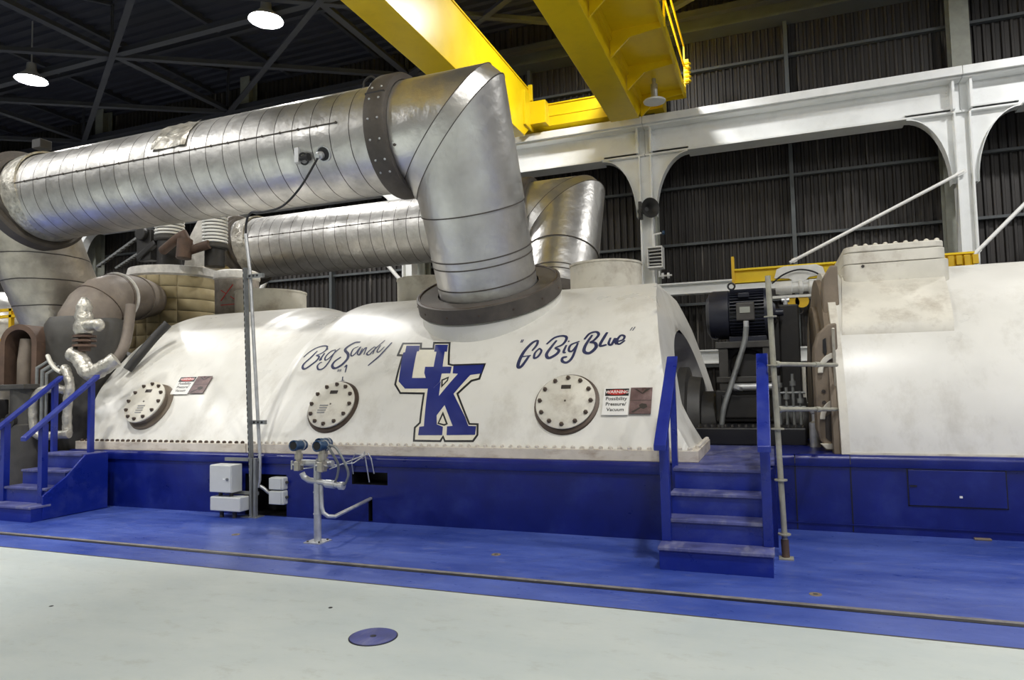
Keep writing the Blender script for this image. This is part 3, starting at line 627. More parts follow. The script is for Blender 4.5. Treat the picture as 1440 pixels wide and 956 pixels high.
for q in range(4): plate(-.0, -.07 - q * .035, .13 - .015 * (q % 2), .016, M['grey_label'], 'stencil_mark')
# weathered relief diaphragm housings on top
def collar(par, x, y, r, z0, z1):
    mb = MB(); mb.lathe((x, y, 0), (0, 0, 1), [(z0, r), (z1 - .03, r), (z1 - .03, r + .012), (z1, r + .012), (z1, r - .03), (z1 - .02, r - .04), (z1 - .02, 0)], 56); mb.build('relief_collar', M['cream_end'], par, smooth=35)
collar(main, -2.36, 10.3, .55, 2.7, 3.37); collar(main, -5.42, 10.3, .55, 2.7, 3.36); collar(left, -8.78, 10.3, .64, 2.7, 3.36)

# ------------------------------------------------------------------ painted lettering and signs
LET={'U':[[-4.468,2.839],[-4.265,2.827],[-4.235,2.72],[-4.263,2.716],[-4.168,2.257],[-3.976,2.252],[-4.022,2.331],[-4.044,2.433],[-3.924,2.429],[-3.974,2.695],[-4.008,2.697],[-4.046,2.835],[-3.857,2.823],[-3.824,2.687],[-3.856,2.689],[-3.8,2.427],[-3.673,2.422],[-3.66,2.313],[-3.776,2.316],[-3.763,2.186],[-3.831,2.089],[-4.215,2.096],[-4.339,2.206],[-4.459,2.703],[-4.434,2.708]],
'K':[[-3.899,2.101],[-3.822,2.099],[-3.752,2.197],[-3.719,1.981],[-3.554,2.305],[-3.627,2.312],[-3.653,2.431],[-3.25,2.436],[-3.243,2.3],[-3.384,2.281],[-3.533,2.009],[-3.313,1.702],[-3.25,1.592],[-3.152,1.589],[-3.148,1.485],[-3.503,1.479],[-3.518,1.584],[-3.448,1.591],[-3.611,1.858],[-3.683,1.722],[-3.654,1.609],[-3.569,1.58],[-3.558,1.478],[-3.868,1.475],[-3.876,1.578],[-3.817,1.586]],
'OUT':[[-4.56,2.913],[-4.259,2.894],[-4.221,2.786],[-4.063,2.777],[-4.099,2.896],[-3.841,2.879],[-3.72,2.478],[-3.675,2.464],[-3.228,2.464],[-3.24,2.21],[-3.339,2.182],[-3.469,2.008],[-3.239,1.628],[-3.131,1.625],[-3.109,1.482],[-3.156,1.401],[-3.519,1.397],[-3.543,1.442],[-3.559,1.396],[-3.922,1.397],[-3.948,1.574],[-3.894,1.636],[-3.943,2.009],[-4.263,2.021],[-4.389,2.162],[-4.458,2.636],[-4.537,2.645]],
'INN':[[-4.522,2.87],[-4.274,2.855],[-4.237,2.749],[-4.023,2.737],[-4.058,2.854],[-3.856,2.841],[-3.74,2.454],[-3.668,2.432],[-3.256,2.432],[-3.265,2.235],[-3.358,2.208],[-3.5,2.016],[-3.251,1.605],[-3.151,1.602],[-3.134,1.489],[-3.172,1.424],[-3.506,1.42],[-3.547,1.481],[-3.578,1.419],[-3.899,1.42],[-3.92,1.563],[-3.867,1.625],[-3.921,2.036],[-4.257,2.048],[-4.361,2.166],[-4.435,2.668],[-4.507,2.677]],
'C1':[[-3.753,2.219],[-3.662,2.266],[-3.659,2.199],[-3.721,2.097]],
'C1i':[[-3.728,2.203],[-3.674,2.233],[-3.677,2.206],[-3.713,2.145]],
'C2':[[-3.613,1.776],[-3.513,1.613],[-3.554,1.591],[-3.65,1.616]],
'C2i':[[-3.602,1.722],[-3.541,1.62],[-3.563,1.613],[-3.627,1.628]],
'BS':[[[[-6.02,2.691],[-5.982,2.794],[-5.906,2.884],[-5.811,2.921],[-5.739,2.897],[-5.724,2.819],[-5.763,2.756],[-5.827,2.72]],0.0089],[[[-5.827,2.72],[-5.764,2.692],[-5.762,2.618],[-5.817,2.524],[-5.878,2.464],[-5.929,2.494],[-5.941,2.565],[-5.895,2.673],[-5.856,2.813]],0.0113],[[[-5.709,2.761],[-5.714,2.665],[-5.712,2.62],[-5.689,2.644]],0.0097],[[[-5.702,2.856],[-5.713,2.83]],0.0097],[[[-5.561,2.824],[-5.624,2.788],[-5.654,2.687],[-5.622,2.616],[-5.578,2.658],[-5.544,2.77],[-5.505,2.853]],0.0081],[[[-5.554,2.81],[-5.547,2.596],[-5.575,2.469],[-5.644,2.445],[-5.696,2.508],[-5.684,2.566],[-5.655,2.577]],0.0089],[[[-5.239,2.969],[-5.326,2.961],[-5.4,2.868],[-5.397,2.801],[-5.312,2.72],[-5.278,2.62],[-5.323,2.505],[-5.4,2.458],[-5.461,2.511],[-5.454,2.592],[-5.397,2.667]],0.0137],[[[-5.22,2.871],[-5.276,2.821],[-5.265,2.718],[-5.227,2.679],[-5.196,2.739],[-5.181,2.861],[-5.169,2.733],[-5.13,2.691]],0.0081],[[[-5.135,2.826],[-5.12,2.691],[-5.102,2.811],[-5.077,2.831],[-5.053,2.695]],0.0081],[[[-4.955,2.855],[-4.998,2.779],[-5.015,2.71],[-4.967,2.69],[-4.938,2.776],[-4.859,2.986]],0.0081],[[[-4.936,2.849],[-4.919,2.7]],0.0081],[[[-4.877,2.877],[-4.877,2.76],[-4.84,2.738],[-4.802,2.841]],0.0073],[[[-4.725,2.927],[-4.794,2.67],[-4.896,2.485]],0.0097],[[[-5.326,2.442],[-5.317,2.389]],0.0032],[[[-5.294,2.441],[-5.285,2.388]],0.0032],[[[-5.341,2.425],[-5.272,2.427]],0.0032],[[[-5.336,2.405],[-5.267,2.407]],0.0032],[[[-5.251,2.469],[-5.231,2.506],[-5.197,2.379]],0.0073],[[[-5.204,2.309],[-5.181,2.242]],0.0081],[[[-5.204,2.243],[-5.153,2.246]],0.004]],
'GB':[[[[-2.864,2.863],[-2.866,2.806]],0.0068],[[[-2.844,2.862],[-2.849,2.805]],0.0068],[[[-2.649,2.836],[-2.715,2.789],[-2.781,2.636],[-2.807,2.47],[-2.795,2.384],[-2.753,2.404],[-2.697,2.564]],0.0146],[[[-2.781,2.55],[-2.677,2.567]],0.0094],[[[-2.649,2.836],[-2.645,2.748],[-2.681,2.643]],0.0111],[[[-2.597,2.685],[-2.635,2.606],[-2.627,2.521],[-2.583,2.545],[-2.561,2.637],[-2.602,2.69]],0.0103],[[[-2.523,2.753],[-2.444,2.874],[-2.341,2.9],[-2.292,2.851],[-2.316,2.741],[-2.404,2.682]],0.012],[[[-2.404,2.682],[-2.345,2.637],[-2.365,2.57],[-2.444,2.513],[-2.485,2.576],[-2.455,2.689],[-2.408,2.82]],0.0137],[[[-2.269,2.726],[-2.282,2.606],[-2.251,2.594]],0.0103],[[[-2.249,2.802],[-2.258,2.778]],0.0103],[[[-2.119,2.782],[-2.214,2.723],[-2.222,2.63],[-2.179,2.617],[-2.134,2.73]],0.0103],[[[-2.135,2.754],[-2.158,2.517],[-2.211,2.435],[-2.271,2.458],[-2.273,2.511],[-2.223,2.524]],0.012],[[[-2.067,2.811],[-2.021,2.922],[-1.945,2.95],[-1.907,2.888],[-1.947,2.791],[-1.993,2.757]],0.012],[[[-1.993,2.757],[-1.926,2.741],[-1.903,2.663],[-1.963,2.573],[-2.031,2.598],[-2.035,2.701],[-1.984,2.893]],0.0146],[[[-1.809,2.932],[-1.831,2.844],[-1.86,2.691],[-1.781,2.702]],0.0128],[[[-1.753,2.827],[-1.762,2.724],[-1.726,2.699],[-1.696,2.811],[-1.69,2.75],[-1.668,2.7]],0.0111],[[[-1.664,2.749],[-1.601,2.78],[-1.593,2.841],[-1.635,2.861],[-1.665,2.797],[-1.663,2.723],[-1.63,2.707],[-1.576,2.767]],0.0103],[[[-1.521,3.008],[-1.541,2.946]],0.0051],[[[-1.49,3.014],[-1.512,2.944]],0.0051]]}

def uv_to_shell(bm, off):
    for v in bm.verts: v.co = Vector(shell_pt(v.co.x, v.co.y / R, off))
def painted(name, polys, m, off, par, label=None):
    bm = bmesh.new()
    for poly in polys:
        tris = geometry.tessellate_polygon([[Vector((a, b, 0)) for a, b in poly]]); vs = [bm.verts.new((a, b, 0)) for a, b in poly]
        for t in tris:
            try: bm.faces.new([vs[i] for i in t])
            except ValueError: pass
    s0 = min(v.co.y for v in bm.verts); s1 = max(v.co.y for v in bm.verts); s = s0 + .05
    while s < s1:
        bmesh.ops.bisect_plane(bm, geom=bm.verts[:] + bm.edges[:] + bm.faces[:], plane_co=(0, s, 0), plane_no=(0, 1, 0)); s += .05
    uv_to_shell(bm, off); o0 = worldloc(par)
    for v in bm.verts: v.co -= o0
    bmesh.ops.recalc_face_normals(bm, faces=bm.faces)
    me = bpy.data.meshes.new(name); bm.to_mesh(me); bm.free(); me.materials.append(m)
    o = bpy.data.objects.new(name, me); COL.objects.link(o); o.parent = par
    if label: o['label'] = label
    return o
def ribbon(pts, w):
    P = [Vector((a, b, 0)) for a, b in pts]; P = [Vector(p) for p in smoothpts(P, 5)] if len(P) > 2 else P
    n = len(P); L, Rr = [], []
    for i in range(n):
        t = (P[min(i + 1, n - 1)] - P[max(i - 1, 0)]).normalized(); nn = Vector((-t.y, t.x, 0)); k = w * 1.5 * (.6 + .4 * sin(PI * min(1, (i + .6) / (n - .4 + 1e-6) * 1)) ** .5) if n > 2 else w
        L.append(P[i] + nn * k); Rr.append(P[i] - nn * k)
    return [[(a.x, a.y) for a in (L[i], L[i + 1], Rr[i + 1], Rr[i])] for i in range(n - 1)]
painted('letter_outline', [LET['OUT']], M['ink_black'], .002, main, 'black outline of the painted initials U K')
painted('letter_outline', [LET['INN']], M['ink_cream'], .0035, main, 'ivory border of the painted initials U K')
[painted('letter_gap', [LET[q]], M['ink_black'], .005, main) for q in ('C1', 'C2')]; [painted('letter_gap', [LET[q]], M['ink_cream'], .0065, main) for q in ('C1i', 'C2i')]
painted('letter_u', [LET['U']], M['ink_blue'], .0052, main, 'painted blue block letter U'); painted('letter_k', [LET['K']], M['ink_blue'], .0058, main, 'painted blue block letter K')
for key, groups in (('BS', (('B', 0, 2), ('i', 2, 4), ('g', 4, 6), ('S', 6, 7), ('a', 7, 8), ('n', 8, 9), ('d', 9, 11), ('y', 11, 13), ('#', 13, 17), ('1', 17, 18), ('small 1', 18, 20))),
                    ('GB', (('opening quote', 0, 2), ('G', 2, 5), ('o', 5, 6), ('B', 6, 8), ('i', 8, 10), ('g', 10, 12), ('B', 12, 14), ('L', 14, 15), ('u', 15, 16), ('e', 16, 17), ('closing quote', 17, 19)))):
    for ch, i0, i1 in groups:
        painted('script_letter', [q for pts, w in LET[key][i0:i1] for q in ribbon(pts, w)], M['ink_navy'], .003, main)
def text_mb(txt, size, at, u, v, align='CENTER', depth=.0):
    cu = bpy.data.curves.new('txt', 'FONT'); cu.body = txt; cu.size = size; cu.align_x = align; cu.offset = size * .018
    o = bpy.data.objects.new('txt', cu); COL.objects.link(o); dg = bpy.context.evaluated_depsgraph_get(); dg.update()
    me = o.evaluated_get(dg).to_mesh(); mb = MB(); at = Vector(at)
    mb.add([at + u * q.co.x + v * q.co.y for q in me.vertices], [list(p.vertices) for p in me.polygons])
    o.evaluated_get(dg).to_mesh_clear(); bpy.data.objects.remove(o); bpy.data.curves.remove(cu); return mb
def sign(label, x0, x1, s0, s1, lean=0):
    thm = (s0 + s1) / 2 / R; n = Vector((0, -cos(thm), sin(thm))); u = Vector((1, 0, 0)); v = Vector((0, sin(thm), cos(thm)))
    u = (u + v * lean * .0).normalized(); W = x1 - x0; H = s1 - s0; c = Vector(shell_pt((x0 + x1) / 2, thm, .016))
    t = thing('warning_sign', label, 'sign', c)
    def quad(a, b, p, q, m, k, name, d=.002, parent=t):
        mb = MB(); e = lambda s, r: c + u * (s * W / 2) + v * (r * H / 2) + n * k
        mb.prism([e(a, p), e(b, p), e(b, q), e(a, q)], n * d); return mb.build(name, m, parent)
    pan = quad(-1, .08, -1.02, .98, M['sign_white'], 0, 'text_panel', .006)
    mb = MB(); e = lambda s, r, k: c + u * (s * W / 2) + v * (r * H / 2) + n * k
    quad(-.93, .05, .38, .92, M['ink_black'], .0063, 'header', .001, pan)
    mb = MB(); mb.add([e(-.44 + .43 * cos(q * PI / 16), .65 + .2 * sin(q * PI / 16), .0085) for q in range(32)], [tuple(range(32))]); mb.build('oval', M['ink_red'], pan)
    text_mb('WARNING', .052, e(-.44, .565, .0095), u, v).build('header_text', M['sign_white'], pan)
    for q, tx in enumerate(('Possibility', 'Pressure/', 'Vacuum')): text_mb(tx, .058, e(-.45, .06 - q * .40, .0075), u, v).build('text_line', M['ink_black'], pan)
    ph = quad(.12, 1, -.93, .98, M['photo'], 0, 'picture_panel', .006)
    quad(.12, 1, .02, .05, M['plate'], .0063, 'divider', .0008, ph)
    mb = MB()
    for pts in (([(.25, .9), (.6, .5), (.62, .55), (.4, .85)]), ([(.95, .92), (.62, .5), (.6, .55), (.75, .9)]), ([(.2, -.8), (.55, -.45), (.6, -.52), (.3, -.86)]), ([(.5, -.3), (.62, -.18), (.8, -.24), (.85, -.45), (.7, -.6), (.55, -.52)])):
        mb = MB(); mb.add([e(a, b, .0072) for a, b in pts], [tuple(range(len(pts)))]); mb.build('picture_shape', M['plate'], ph)
    return t
sign('warning sign with picture panel right of the third bolted cover', -1.72, -1.20, 1.715, 2.045)
sign('warning sign with picture panel on the left casing, above the first bolted cover', -7.99, -7.39, 2.06, 2.37)

# ================================================================== CROSSOVER PIPES
A25 = rad(25)
def crossover(label, sgn, front):
    ax = Vector((0, -sgn * sin(A25), cos(A25))); base = Vector((-3.6, YCEN, ZCEN)) + ax * R; legd = Vector((0, -sgn * sin(A25), cos(A25)))
    LT = 2.38; top = base + legd * LT; r = .69; xl = -11.85
    t = thing('crossover_pipe', label, 'pipe', base)
    P0 = Vector((xl, top.y, top.z - (.02 if front else 0)))
    A = top + Vector((-.26, 0, 0)); B = top - legd * .26
    def seg(a, b, na, nb, m, name, n=72, rr=r):
        """pipe length between two cutting planes"""
        d = (b - a).normalized(); rf = Vector((0, 1, 0)) if abs(d.y) < .9 else Vector((1, 0, 0)); e1 = d.cross(rf).normalized(); e2 = d.cross(e1); mb = MB(); rows = []
        for k in range(9):
            ring = []
            for q in range(n + 1):
                o = e1 * (rr * cos(2 * PI * q / n)) + e2 * (rr * sin(2 * PI * q / n)); pa = a + o - d * (o.dot(na) / d.dot(na)); pb = b + o - d * (o.dot(nb) / d.dot(nb)); ring.append(pa + (pb - pa) * (k / 8))
            rows.append(ring)
        mb.grid(rows); return mb.build(name, m, t, smooth=35)
    X = Vector((1, 0, 0)); dm = (B - A).normalized(); n1 = (X + dm).normalized(); n2 = (dm - legd).normalized()
    nl = (X + legd).normalized()
    xr = -4.36
    pr_ = Vector((xr, P0.y, P0.z + (A.z - P0.z) * (xr - xl) / (A.x - xl)))
    seg(P0, pr_, nl, X, M['jacket'], 'pipe_run'); jn = top - legd * 1.0
    # one mitre with a chamfering strip along it
    nm_ = (X - legd).normalized(); dd = .15; A = top - X * dd; B = top - legd * dd; n1 = n2 = nm_
    def cut_ring(c, d, n=72):
        rf = Vector((0, 1, 0)); f1 = X.cross(rf).normalized(); f2 = X.cross(f1); qt = X.rotation_difference(d); f1, f2 = qt @ f1, qt @ f2; out = []
        for q in range(n + 1):
            o = f1 * (r * cos(2 * PI * q / n)) + f2 * (r * sin(2 * PI * q / n)); out.append(c + o - d * (o.dot(nm_) / d.dot(nm_)))
        return out
    seg(pr_, A, X, nm_, M['jacket_plain'], 'elbow_section')
    mb = MB(); mb.grid([cut_ring(A, X), cut_ring(B, -legd)]); mb.build('elbow_wedge', M['jacket_plain'], t, smooth=35)
    seg(B, jn, nm_, -legd, M['jacket_plain'], 'elbow_section'); seg(jn, base + legd * .02, -legd, -legd, M['jacket_plain'], 'riser', rr=r - .012)
    el = P0 - legd * 3.6; seg(P0, el, nl, -legd, M['jacket_z'], 'left_riser')
    # seams: thin raised strips along the mitres
    def hoop(c, d, nrm, rr, w, m, name):
        rf = Vector((0, 1, 0)) if abs(d.y) < .9 else Vector((1, 0, 0)); e1 = d.cross(rf).normalized(); e2 = d.cross(e1); mb = MB(); rows = [[], [], [], []]; n = 72
        for q in range(n + 1):
            o = (e1 * cos(2 * PI * q / n) + e2 * sin(2 * PI * q / n))
            for k, (h, q2) in enumerate(((-w / 2, rr - .01), (-w / 2, rr), (w / 2, rr), (w / 2, rr - .01))):
                oo = o * q2; rows[k].append(c + oo - d * (oo.dot(nrm) / d.dot(nrm)) + d * h)
        mb.grid(rows); return mb.build(name, m, t, smooth=50)
    hoop(A, X, n1, r + .004, .014, M['lag'], 'seam'); hoop(B, -legd, n2, r + .004, .014, M['lag'], 'seam'); hoop(jn, legd, legd, r + .004, .016, M['lag'], 'seam')
    for L_ in (.42, .70, .80): hoop(base + legd * L_, legd, legd, r - .005, .016, M['lag'], 'strap')
    # long seam on the run and the elbow
    def longseam(a, b, e, m, name, wig=0):
        L_ = (b - a).length; nk = int(L_ / .285); d_ = (b - a).normalized(); pts, rs = [], []
        for k in range(nk):
            for h_, rr_ in ((0, .009), (.02, .02), (.04, .009)): pts.append(a + d_ * (k * .285 + h_) + e * (r + .001 + wig * random.random())); rs.append(rr_)
        mb = MB(); mb.tube(pts, rs, 6); return mb.build(name, m, t)
    e = Vector((0, -cos(rad(4)), sin(rad(4)))) if front else Vector((0, -cos(rad(8)), sin(rad(8))))
    longseam(P0 + X * .9, pr_ - X * .2, e, M['lag'], 'long_seam', .004)
    ee = Vector((0, -cos(rad(-28)), sin(rad(-28)))); longseam(pr_ + X * .18, A + X * .1, ee, M['lag'], 'long_seam', .003)
    # lagging belts
    mb = MB(); mb.lathe(pr_ - X * .01, X, [(-.13, r + .01), (-.13, r + .085), (-.1, r + .1), (.12, r + .1), (.15, r + .08), (.15, r + .01)], 64); belt = mb.build('lagging_belt', M['lag'], t, smooth=35)
    if front:
        mb = MB(); mb.obox(pr_ + Vector((-.14, -cos(rad(24)) * (r + .094), sin(rad(24)) * (r + .094))), pr_ + Vector((.13, -cos(rad(24)) * (r + .094), sin(rad(24)) * (r + .094))), .02, .02); mb.build('belt_joint', M['black'], belt)
        for a_ in (30, 17, -2, -20, -38, -50):
            for h_ in (-.06, .07):
                mb = MB(); mb.lathe(pr_ + Vector((h_, -cos(rad(a_)) * (r + .1), sin(rad(a_)) * (r + .1))), (0, -cos(rad(a_)), sin(rad(a_))), [(0, .016), (.01, .011), (.012, 0)], 8); mb.build('belt_stud', M['galv'], belt)
    pl_ = Vector((-11.3, P0.y, P0.z)); XT = Vector((cos(rad(17)), 0, sin(rad(17)))); mb = MB(); mb.lathe(pl_ - X * .06, XT, [(-.2, r), (-.2, r + .12), (-.14, r + .17), (.02, r + .17), (.05, r + .13), (.05, r + .06), (.14, r + .06), (.14, r)], 64); mb.build('lagging_belt', M['lag'], t, smooth=35)
    mb = MB(); mb.lathe(pl_ + X * .14, (X + XT), [(-.02, r - .01), (-.02, r + .03), (.05, r + .035), (.3, r + .02), (.3, r - .01)], 64); mb.build('jacket_end', M['foil'], t, smooth=35)
    # foot ring and flared skirt
    mb = MB(); mb.lathe(base, legd, [(-.3, .99), (.06, .97), (.09, .93), (.1, .7)], 72); mb.build('inlet_skirt', M['cream'], t, smooth=35)
    mb = MB(); mb.lathe(base, legd, [(.09, .93), (.09, .985), (.1, .995), (.29, .995), (.3, .97), (.285, .955), (.275, .7)], 72); mb.build('foot_ring', M['lag'], t, smooth=35)
    mb = MB(); mb.torus(base + legd * .292, legd, .955, .012, 72, 6)
    for q in range(14):
        a_ = 2 * PI * q / 14; e1 = Vector((1, 0, 0)); e2 = legd.cross(e1); d_ = e1 * cos(a_) + e2 * sin(a_)
        mb.lathe(base + legd * .19 + d_ * .993, d_, [(0, .016), (.01, .012), (.012, 0)], 8)
    mb.build('ring_trim', M['bolt_dark'], t)
    return t, P0, pr_
xf, P0f, prf = crossover('front silver crossover pipe whose elbow lands on the casing above the UK letters', 1, True)
xb, P0b, prb = crossover('rear silver crossover pipe behind the front one', -1, False)
# torn jacket patch, top hook, instrument port on the front pipe
mb = MB(); yq, zq = P0f.y, P0f.z
rows = []
for i in range(6):
    rows.append([(-8.05 + .08 * j + .02 * random.random(), yq - cos(rad(12 + 9 * i)) * (.70 + .035 * random.random()), zq + sin(rad(12 + 9 * i)) * (.70 + .035 * random.random())) for j in range(9)])
mb.grid(rows); mb.build('torn_patch', M['foil'], xf)
mb = MB(); mb.tube(smoothpts([(-4.98, yq, zq + .68), (-4.98, yq, zq + .86), (-4.86, yq, zq + .93), (-4.74, yq, zq + .8)]), .014, 8); mb.build('lifting_eye', M['dark'], xf, smooth=50)
mb = MB(); mb.box(-11.24, -11.04, yq - .2, yq, zq + .8, zq + .95); mb.build('belt_clamp', M['dark'], xf, bevel=.01)
port = thing('thermowell', 'small round instrument port on side of the front pipe', 'instrument', (-5.18, 6.93, 4.45))
pa = rad(-24); pc = Vector((-5.17, yq - cos(pa) * .69, zq + sin(pa) * .69)); pn = Vector((0, -cos(pa), sin(pa)))
mb = MB(); mb.lathe(pc, pn, [(-.03, .1), (.01, .1), (.012, .085), (-.005, .08)], 24); mb.build('rim', M['galv'], port, smooth=40)
mb = MB(); mb.cyl(pc - pn * .02, pc + pn * .012, .078, n=20); mb.build('hole', M['black'], port)
mb = MB(); mb.lathe(pc + pn * .012 + Vector((-.03, 0, -.01)), pn, [(0, .05), (.05, .05), (.06, .035), (.1, .03), (.1, 0)], 16); mb.build('plug', M['galv'], port, smooth=40)
pf = thing('thermowell', 'small bracket fitting left of the round port on the front pipe', 'instrument', (-5.5, 6.93, 4.45))
pc2 = Vector((-5.48, yq - cos(pa) * .69, zq + sin(pa) * .69))
mb = MB(); mb.box(pc2.x - .1, pc2.x - .03, pc2.y - .06, pc2.y + .02, pc2.z - .08, pc2.z + .12); mb.build('bracket', M['galv'], pf, bevel=.006)
mb = MB(); mb.lathe(pc2 + Vector((.04, -.03, -.02)), (1, 0, 0), [(-.06, 0), (-.06, .03), (.02, .03), (.03, .05), (.07, .05), (.07, 0)], 14); mb.torus(pc2 + Vector((.02, -.02, -.03)), pn, .07, .012, 20, 6); mb.build('fitting', M['dark'], pf, smooth=40)
mb = MB(); mb.tube(smoothpts([pc + pn * .09 + Vector((-.03, 0, -.04)), (-5.38, 6.84, 4.06), (-5.62, 6.80, 3.84), (-5.9, 6.80, 3.80), (-6.14, 6.83, 3.82), (-6.24, 6.86, 3.72), (-6.255, 6.86, 3.55)], 8), .014, 8)
tag(mb.build('instrument_cable', M['black'], smooth=60), 'thin black cable drooping from the pipe port to the slotted post', 'cable')

# ================================================================== GENERATOR
GR, GZ, GY = 2.31, .62, 10.1
gen = thing('generator', 'large cream generator casing filling the right edge of the photo', 'generator', (2.6, 7.8, .78))
gth0 = math.asin((.78 - GZ) / GR)
def gpt(x, th, off=0): return (x, GY - (GR + off) * cos(th), GZ + (GR + off) * sin(th))
mb = MB(); mb.grid([[gpt(.68 + 3.9 * j / 8, gth0 + (PI - 2 * gth0) * i / 64) for j in range(9)] for i in range(65)])
mb.build('frame_shell', M['cream'], gen, smooth=40)
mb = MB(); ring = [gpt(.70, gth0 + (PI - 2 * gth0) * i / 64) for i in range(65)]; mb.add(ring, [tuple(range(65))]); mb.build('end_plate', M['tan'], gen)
# raised wrapper sheet
ta, tb = math.asin((2.06 - GZ) / (GR + .05)), math.asin((2.80 - GZ) / (GR + .05))
mb = MB(); rows = [[gpt(.72 + .11 * i / 16 + 1.06 * j / 10, ta + (tb - ta) * i / 16, .05 if 0 < i else .0) for j in range(11)] for i in range(17)]; mb.grid(rows)
mb.grid([[r_[-1] for r_ in rows], [gpt(1.78 + .11 * i / 16, ta + (tb - ta) * i / 16, -.02) for i in range(17)]]); mb.grid([[r_[0] for r_ in rows], [gpt(.72 + .11 * i / 16, ta + (tb - ta) * i / 16, -.02) for i in range(17)]])
mb.build('wrapper_sheet', M['cream_end'], gen, smooth=40)
# cooler box on the crown
yb0 = 8.96
def rbox(x0, x1, y0, y1, z0, z1, rr, n=8):
    pts = []
    for cx, cy_, a0 in ((x1 - rr, y1 - rr, 0), (x0 + rr, y1 - rr, 90), (x0 + rr, y0 + rr, 180), (x1 - rr, y0 + rr, 270)):
        pts += [(cx + rr * cos(rad(a0 + 90 * q / n)), cy_ + rr * sin(rad(a0 + 90 * q / n)), z0) for q in range(n + 1)]
    mb = MB(); mb.prism(pts, (0, 0, z1 - z0)); return mb
rbox(.84, 1.93, yb0, 11.4, 2.45, 2.90, .10).build('cooler_box', M['cream_end'], gen, smooth=40, bevel=.006)
rbox(.84, 1.90, yb0 - .01, 11.4, 2.905, 3.035, .12).build('cooler_box', M['cream_end'], gen, smooth=40, bevel=.006)
lid = rbox(.85, 1.89, yb0 - .02, 11.4, 3.04, 3.115, .14).build('cooler_lid', M['cream_end'], gen, smooth=40, bevel=.012)
p = None
for q in range(9):
    if p is None: mb = MB(); mb.lathe((.98, yb0 + .05, 3.113), (0, 0, 1), [(0, .026), (.02, .026), (.03, .014), (.034, 0)], 6); p = mb.build('lid_bolt', M['cream_end'], lid)
    else: c = p.copy(); COL.objects.link(c); c.parent = lid; c.location = p.location + Vector((.105 * q, 0, 0))
mb = MB(); mb.lathe((1.04, yb0 - .004, 2.87), (0, -1, 0), [(0, .02), (.004, .02), (.004, 0)], 5); mb.build('plug_hole', M['plate'], gen)
# end frame: stepped rings, bolted end shields
def arc_plate(x0, x1, r0, r1, a0, a1, m, name, zc=GZ, n=40, par=gen):
    mb = MB(); rows = []
    for i in range(n + 1):
        t = rad(a0 + (a1 - a0) * i / n); rows.append([(x, GY - r * cos(t), zc + r * sin(t)) for x, r in ((x0, r0), (x0, r1), (x1, r1), (x1, r0), (x0, r0))])
    mb.grid(rows); mb.add(rows[0][:4], [(0, 1, 2, 3)]); mb.add(rows[-1][:4], [(0, 1, 2, 3)]); return mb.build(name, m, par, smooth=35)
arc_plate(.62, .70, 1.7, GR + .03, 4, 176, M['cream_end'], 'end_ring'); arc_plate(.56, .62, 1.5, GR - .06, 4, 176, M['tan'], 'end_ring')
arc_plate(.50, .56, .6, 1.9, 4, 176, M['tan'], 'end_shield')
def cover_plate(pts, y, d, m, name, par=gen, bev=.02):
    mb = MB(); mb.prism([(x, y, z) for x, z in pts], (0, d, 0)); return mb.build(name, m, par, bevel=bev)
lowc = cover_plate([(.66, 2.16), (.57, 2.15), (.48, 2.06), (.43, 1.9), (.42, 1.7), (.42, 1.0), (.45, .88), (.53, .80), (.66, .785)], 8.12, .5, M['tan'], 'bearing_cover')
cover_plate([(.515, 1.98), (.545, 2.0), (.55, 1.85), (.535, 1.8), (.51, 1.84)], 8.105, .02, M['black'], 'cover_slot', lowc, .003)
for zc_ in (1.62, 1.12):
    o_ = [(.64 - .19 * cos(rad(q)), zc_ + .22 * sin(rad(q))) for q in range(0, 91, 10)]; i_ = [(.64 - .14 * cos(rad(q)), zc_ + .16 * sin(rad(q))) for q in range(90, -1, -10)]
    cover_plate(o_ + i_, 8.075, .06, M['cream_end'], 'lifting_rib', lowc, .006)
cover_plate([(.50, 1.14), (.58, 1.2), (.6, 1.14), (.6, .92), (.54, .88), (.50, .92)], 8.108, .02, M['plate'], 'cover_recess', lowc, .004)
cover_plate([(.44, .86), (.64, .86), (.64, .80), (.5, .80)], 8.07, .06, M['cream_end'], 'foot_lug', lowc, .006)
for zc_ in (1.3, 1.42):
    mb = MB(); mb.lathe((.5, 8.12, zc_), (0, -1, 0), [(0, .02), (.012, .02), (.012, 0)], 12); mb.build('bolt', M['plate'], lowc)
cover_plate([(.74, 2.86), (.66, 2.86), (.59, 2.74), (.57, 2.55), (.57, 2.26), (.60, 2.2), (.74, 2.2)], 8.62, .4, M['tan'], 'upper_cover')
mb = MB(); mb.box(.60, .63, 8.02, 8.08, 1.0, 2.1); mb.build('cable_strip', M['brass'], gen, bevel=.008)
mb = MB(); mb.box(.70, 4.55, 7.79, 7.90, .776, .80); mb.build('foot_rail', M['cream_end'], gen)
for x, z, w in ((2.55, 1.70, .03), (2.72, 1.62, .02), (2.9, 1.38, .025)): pass

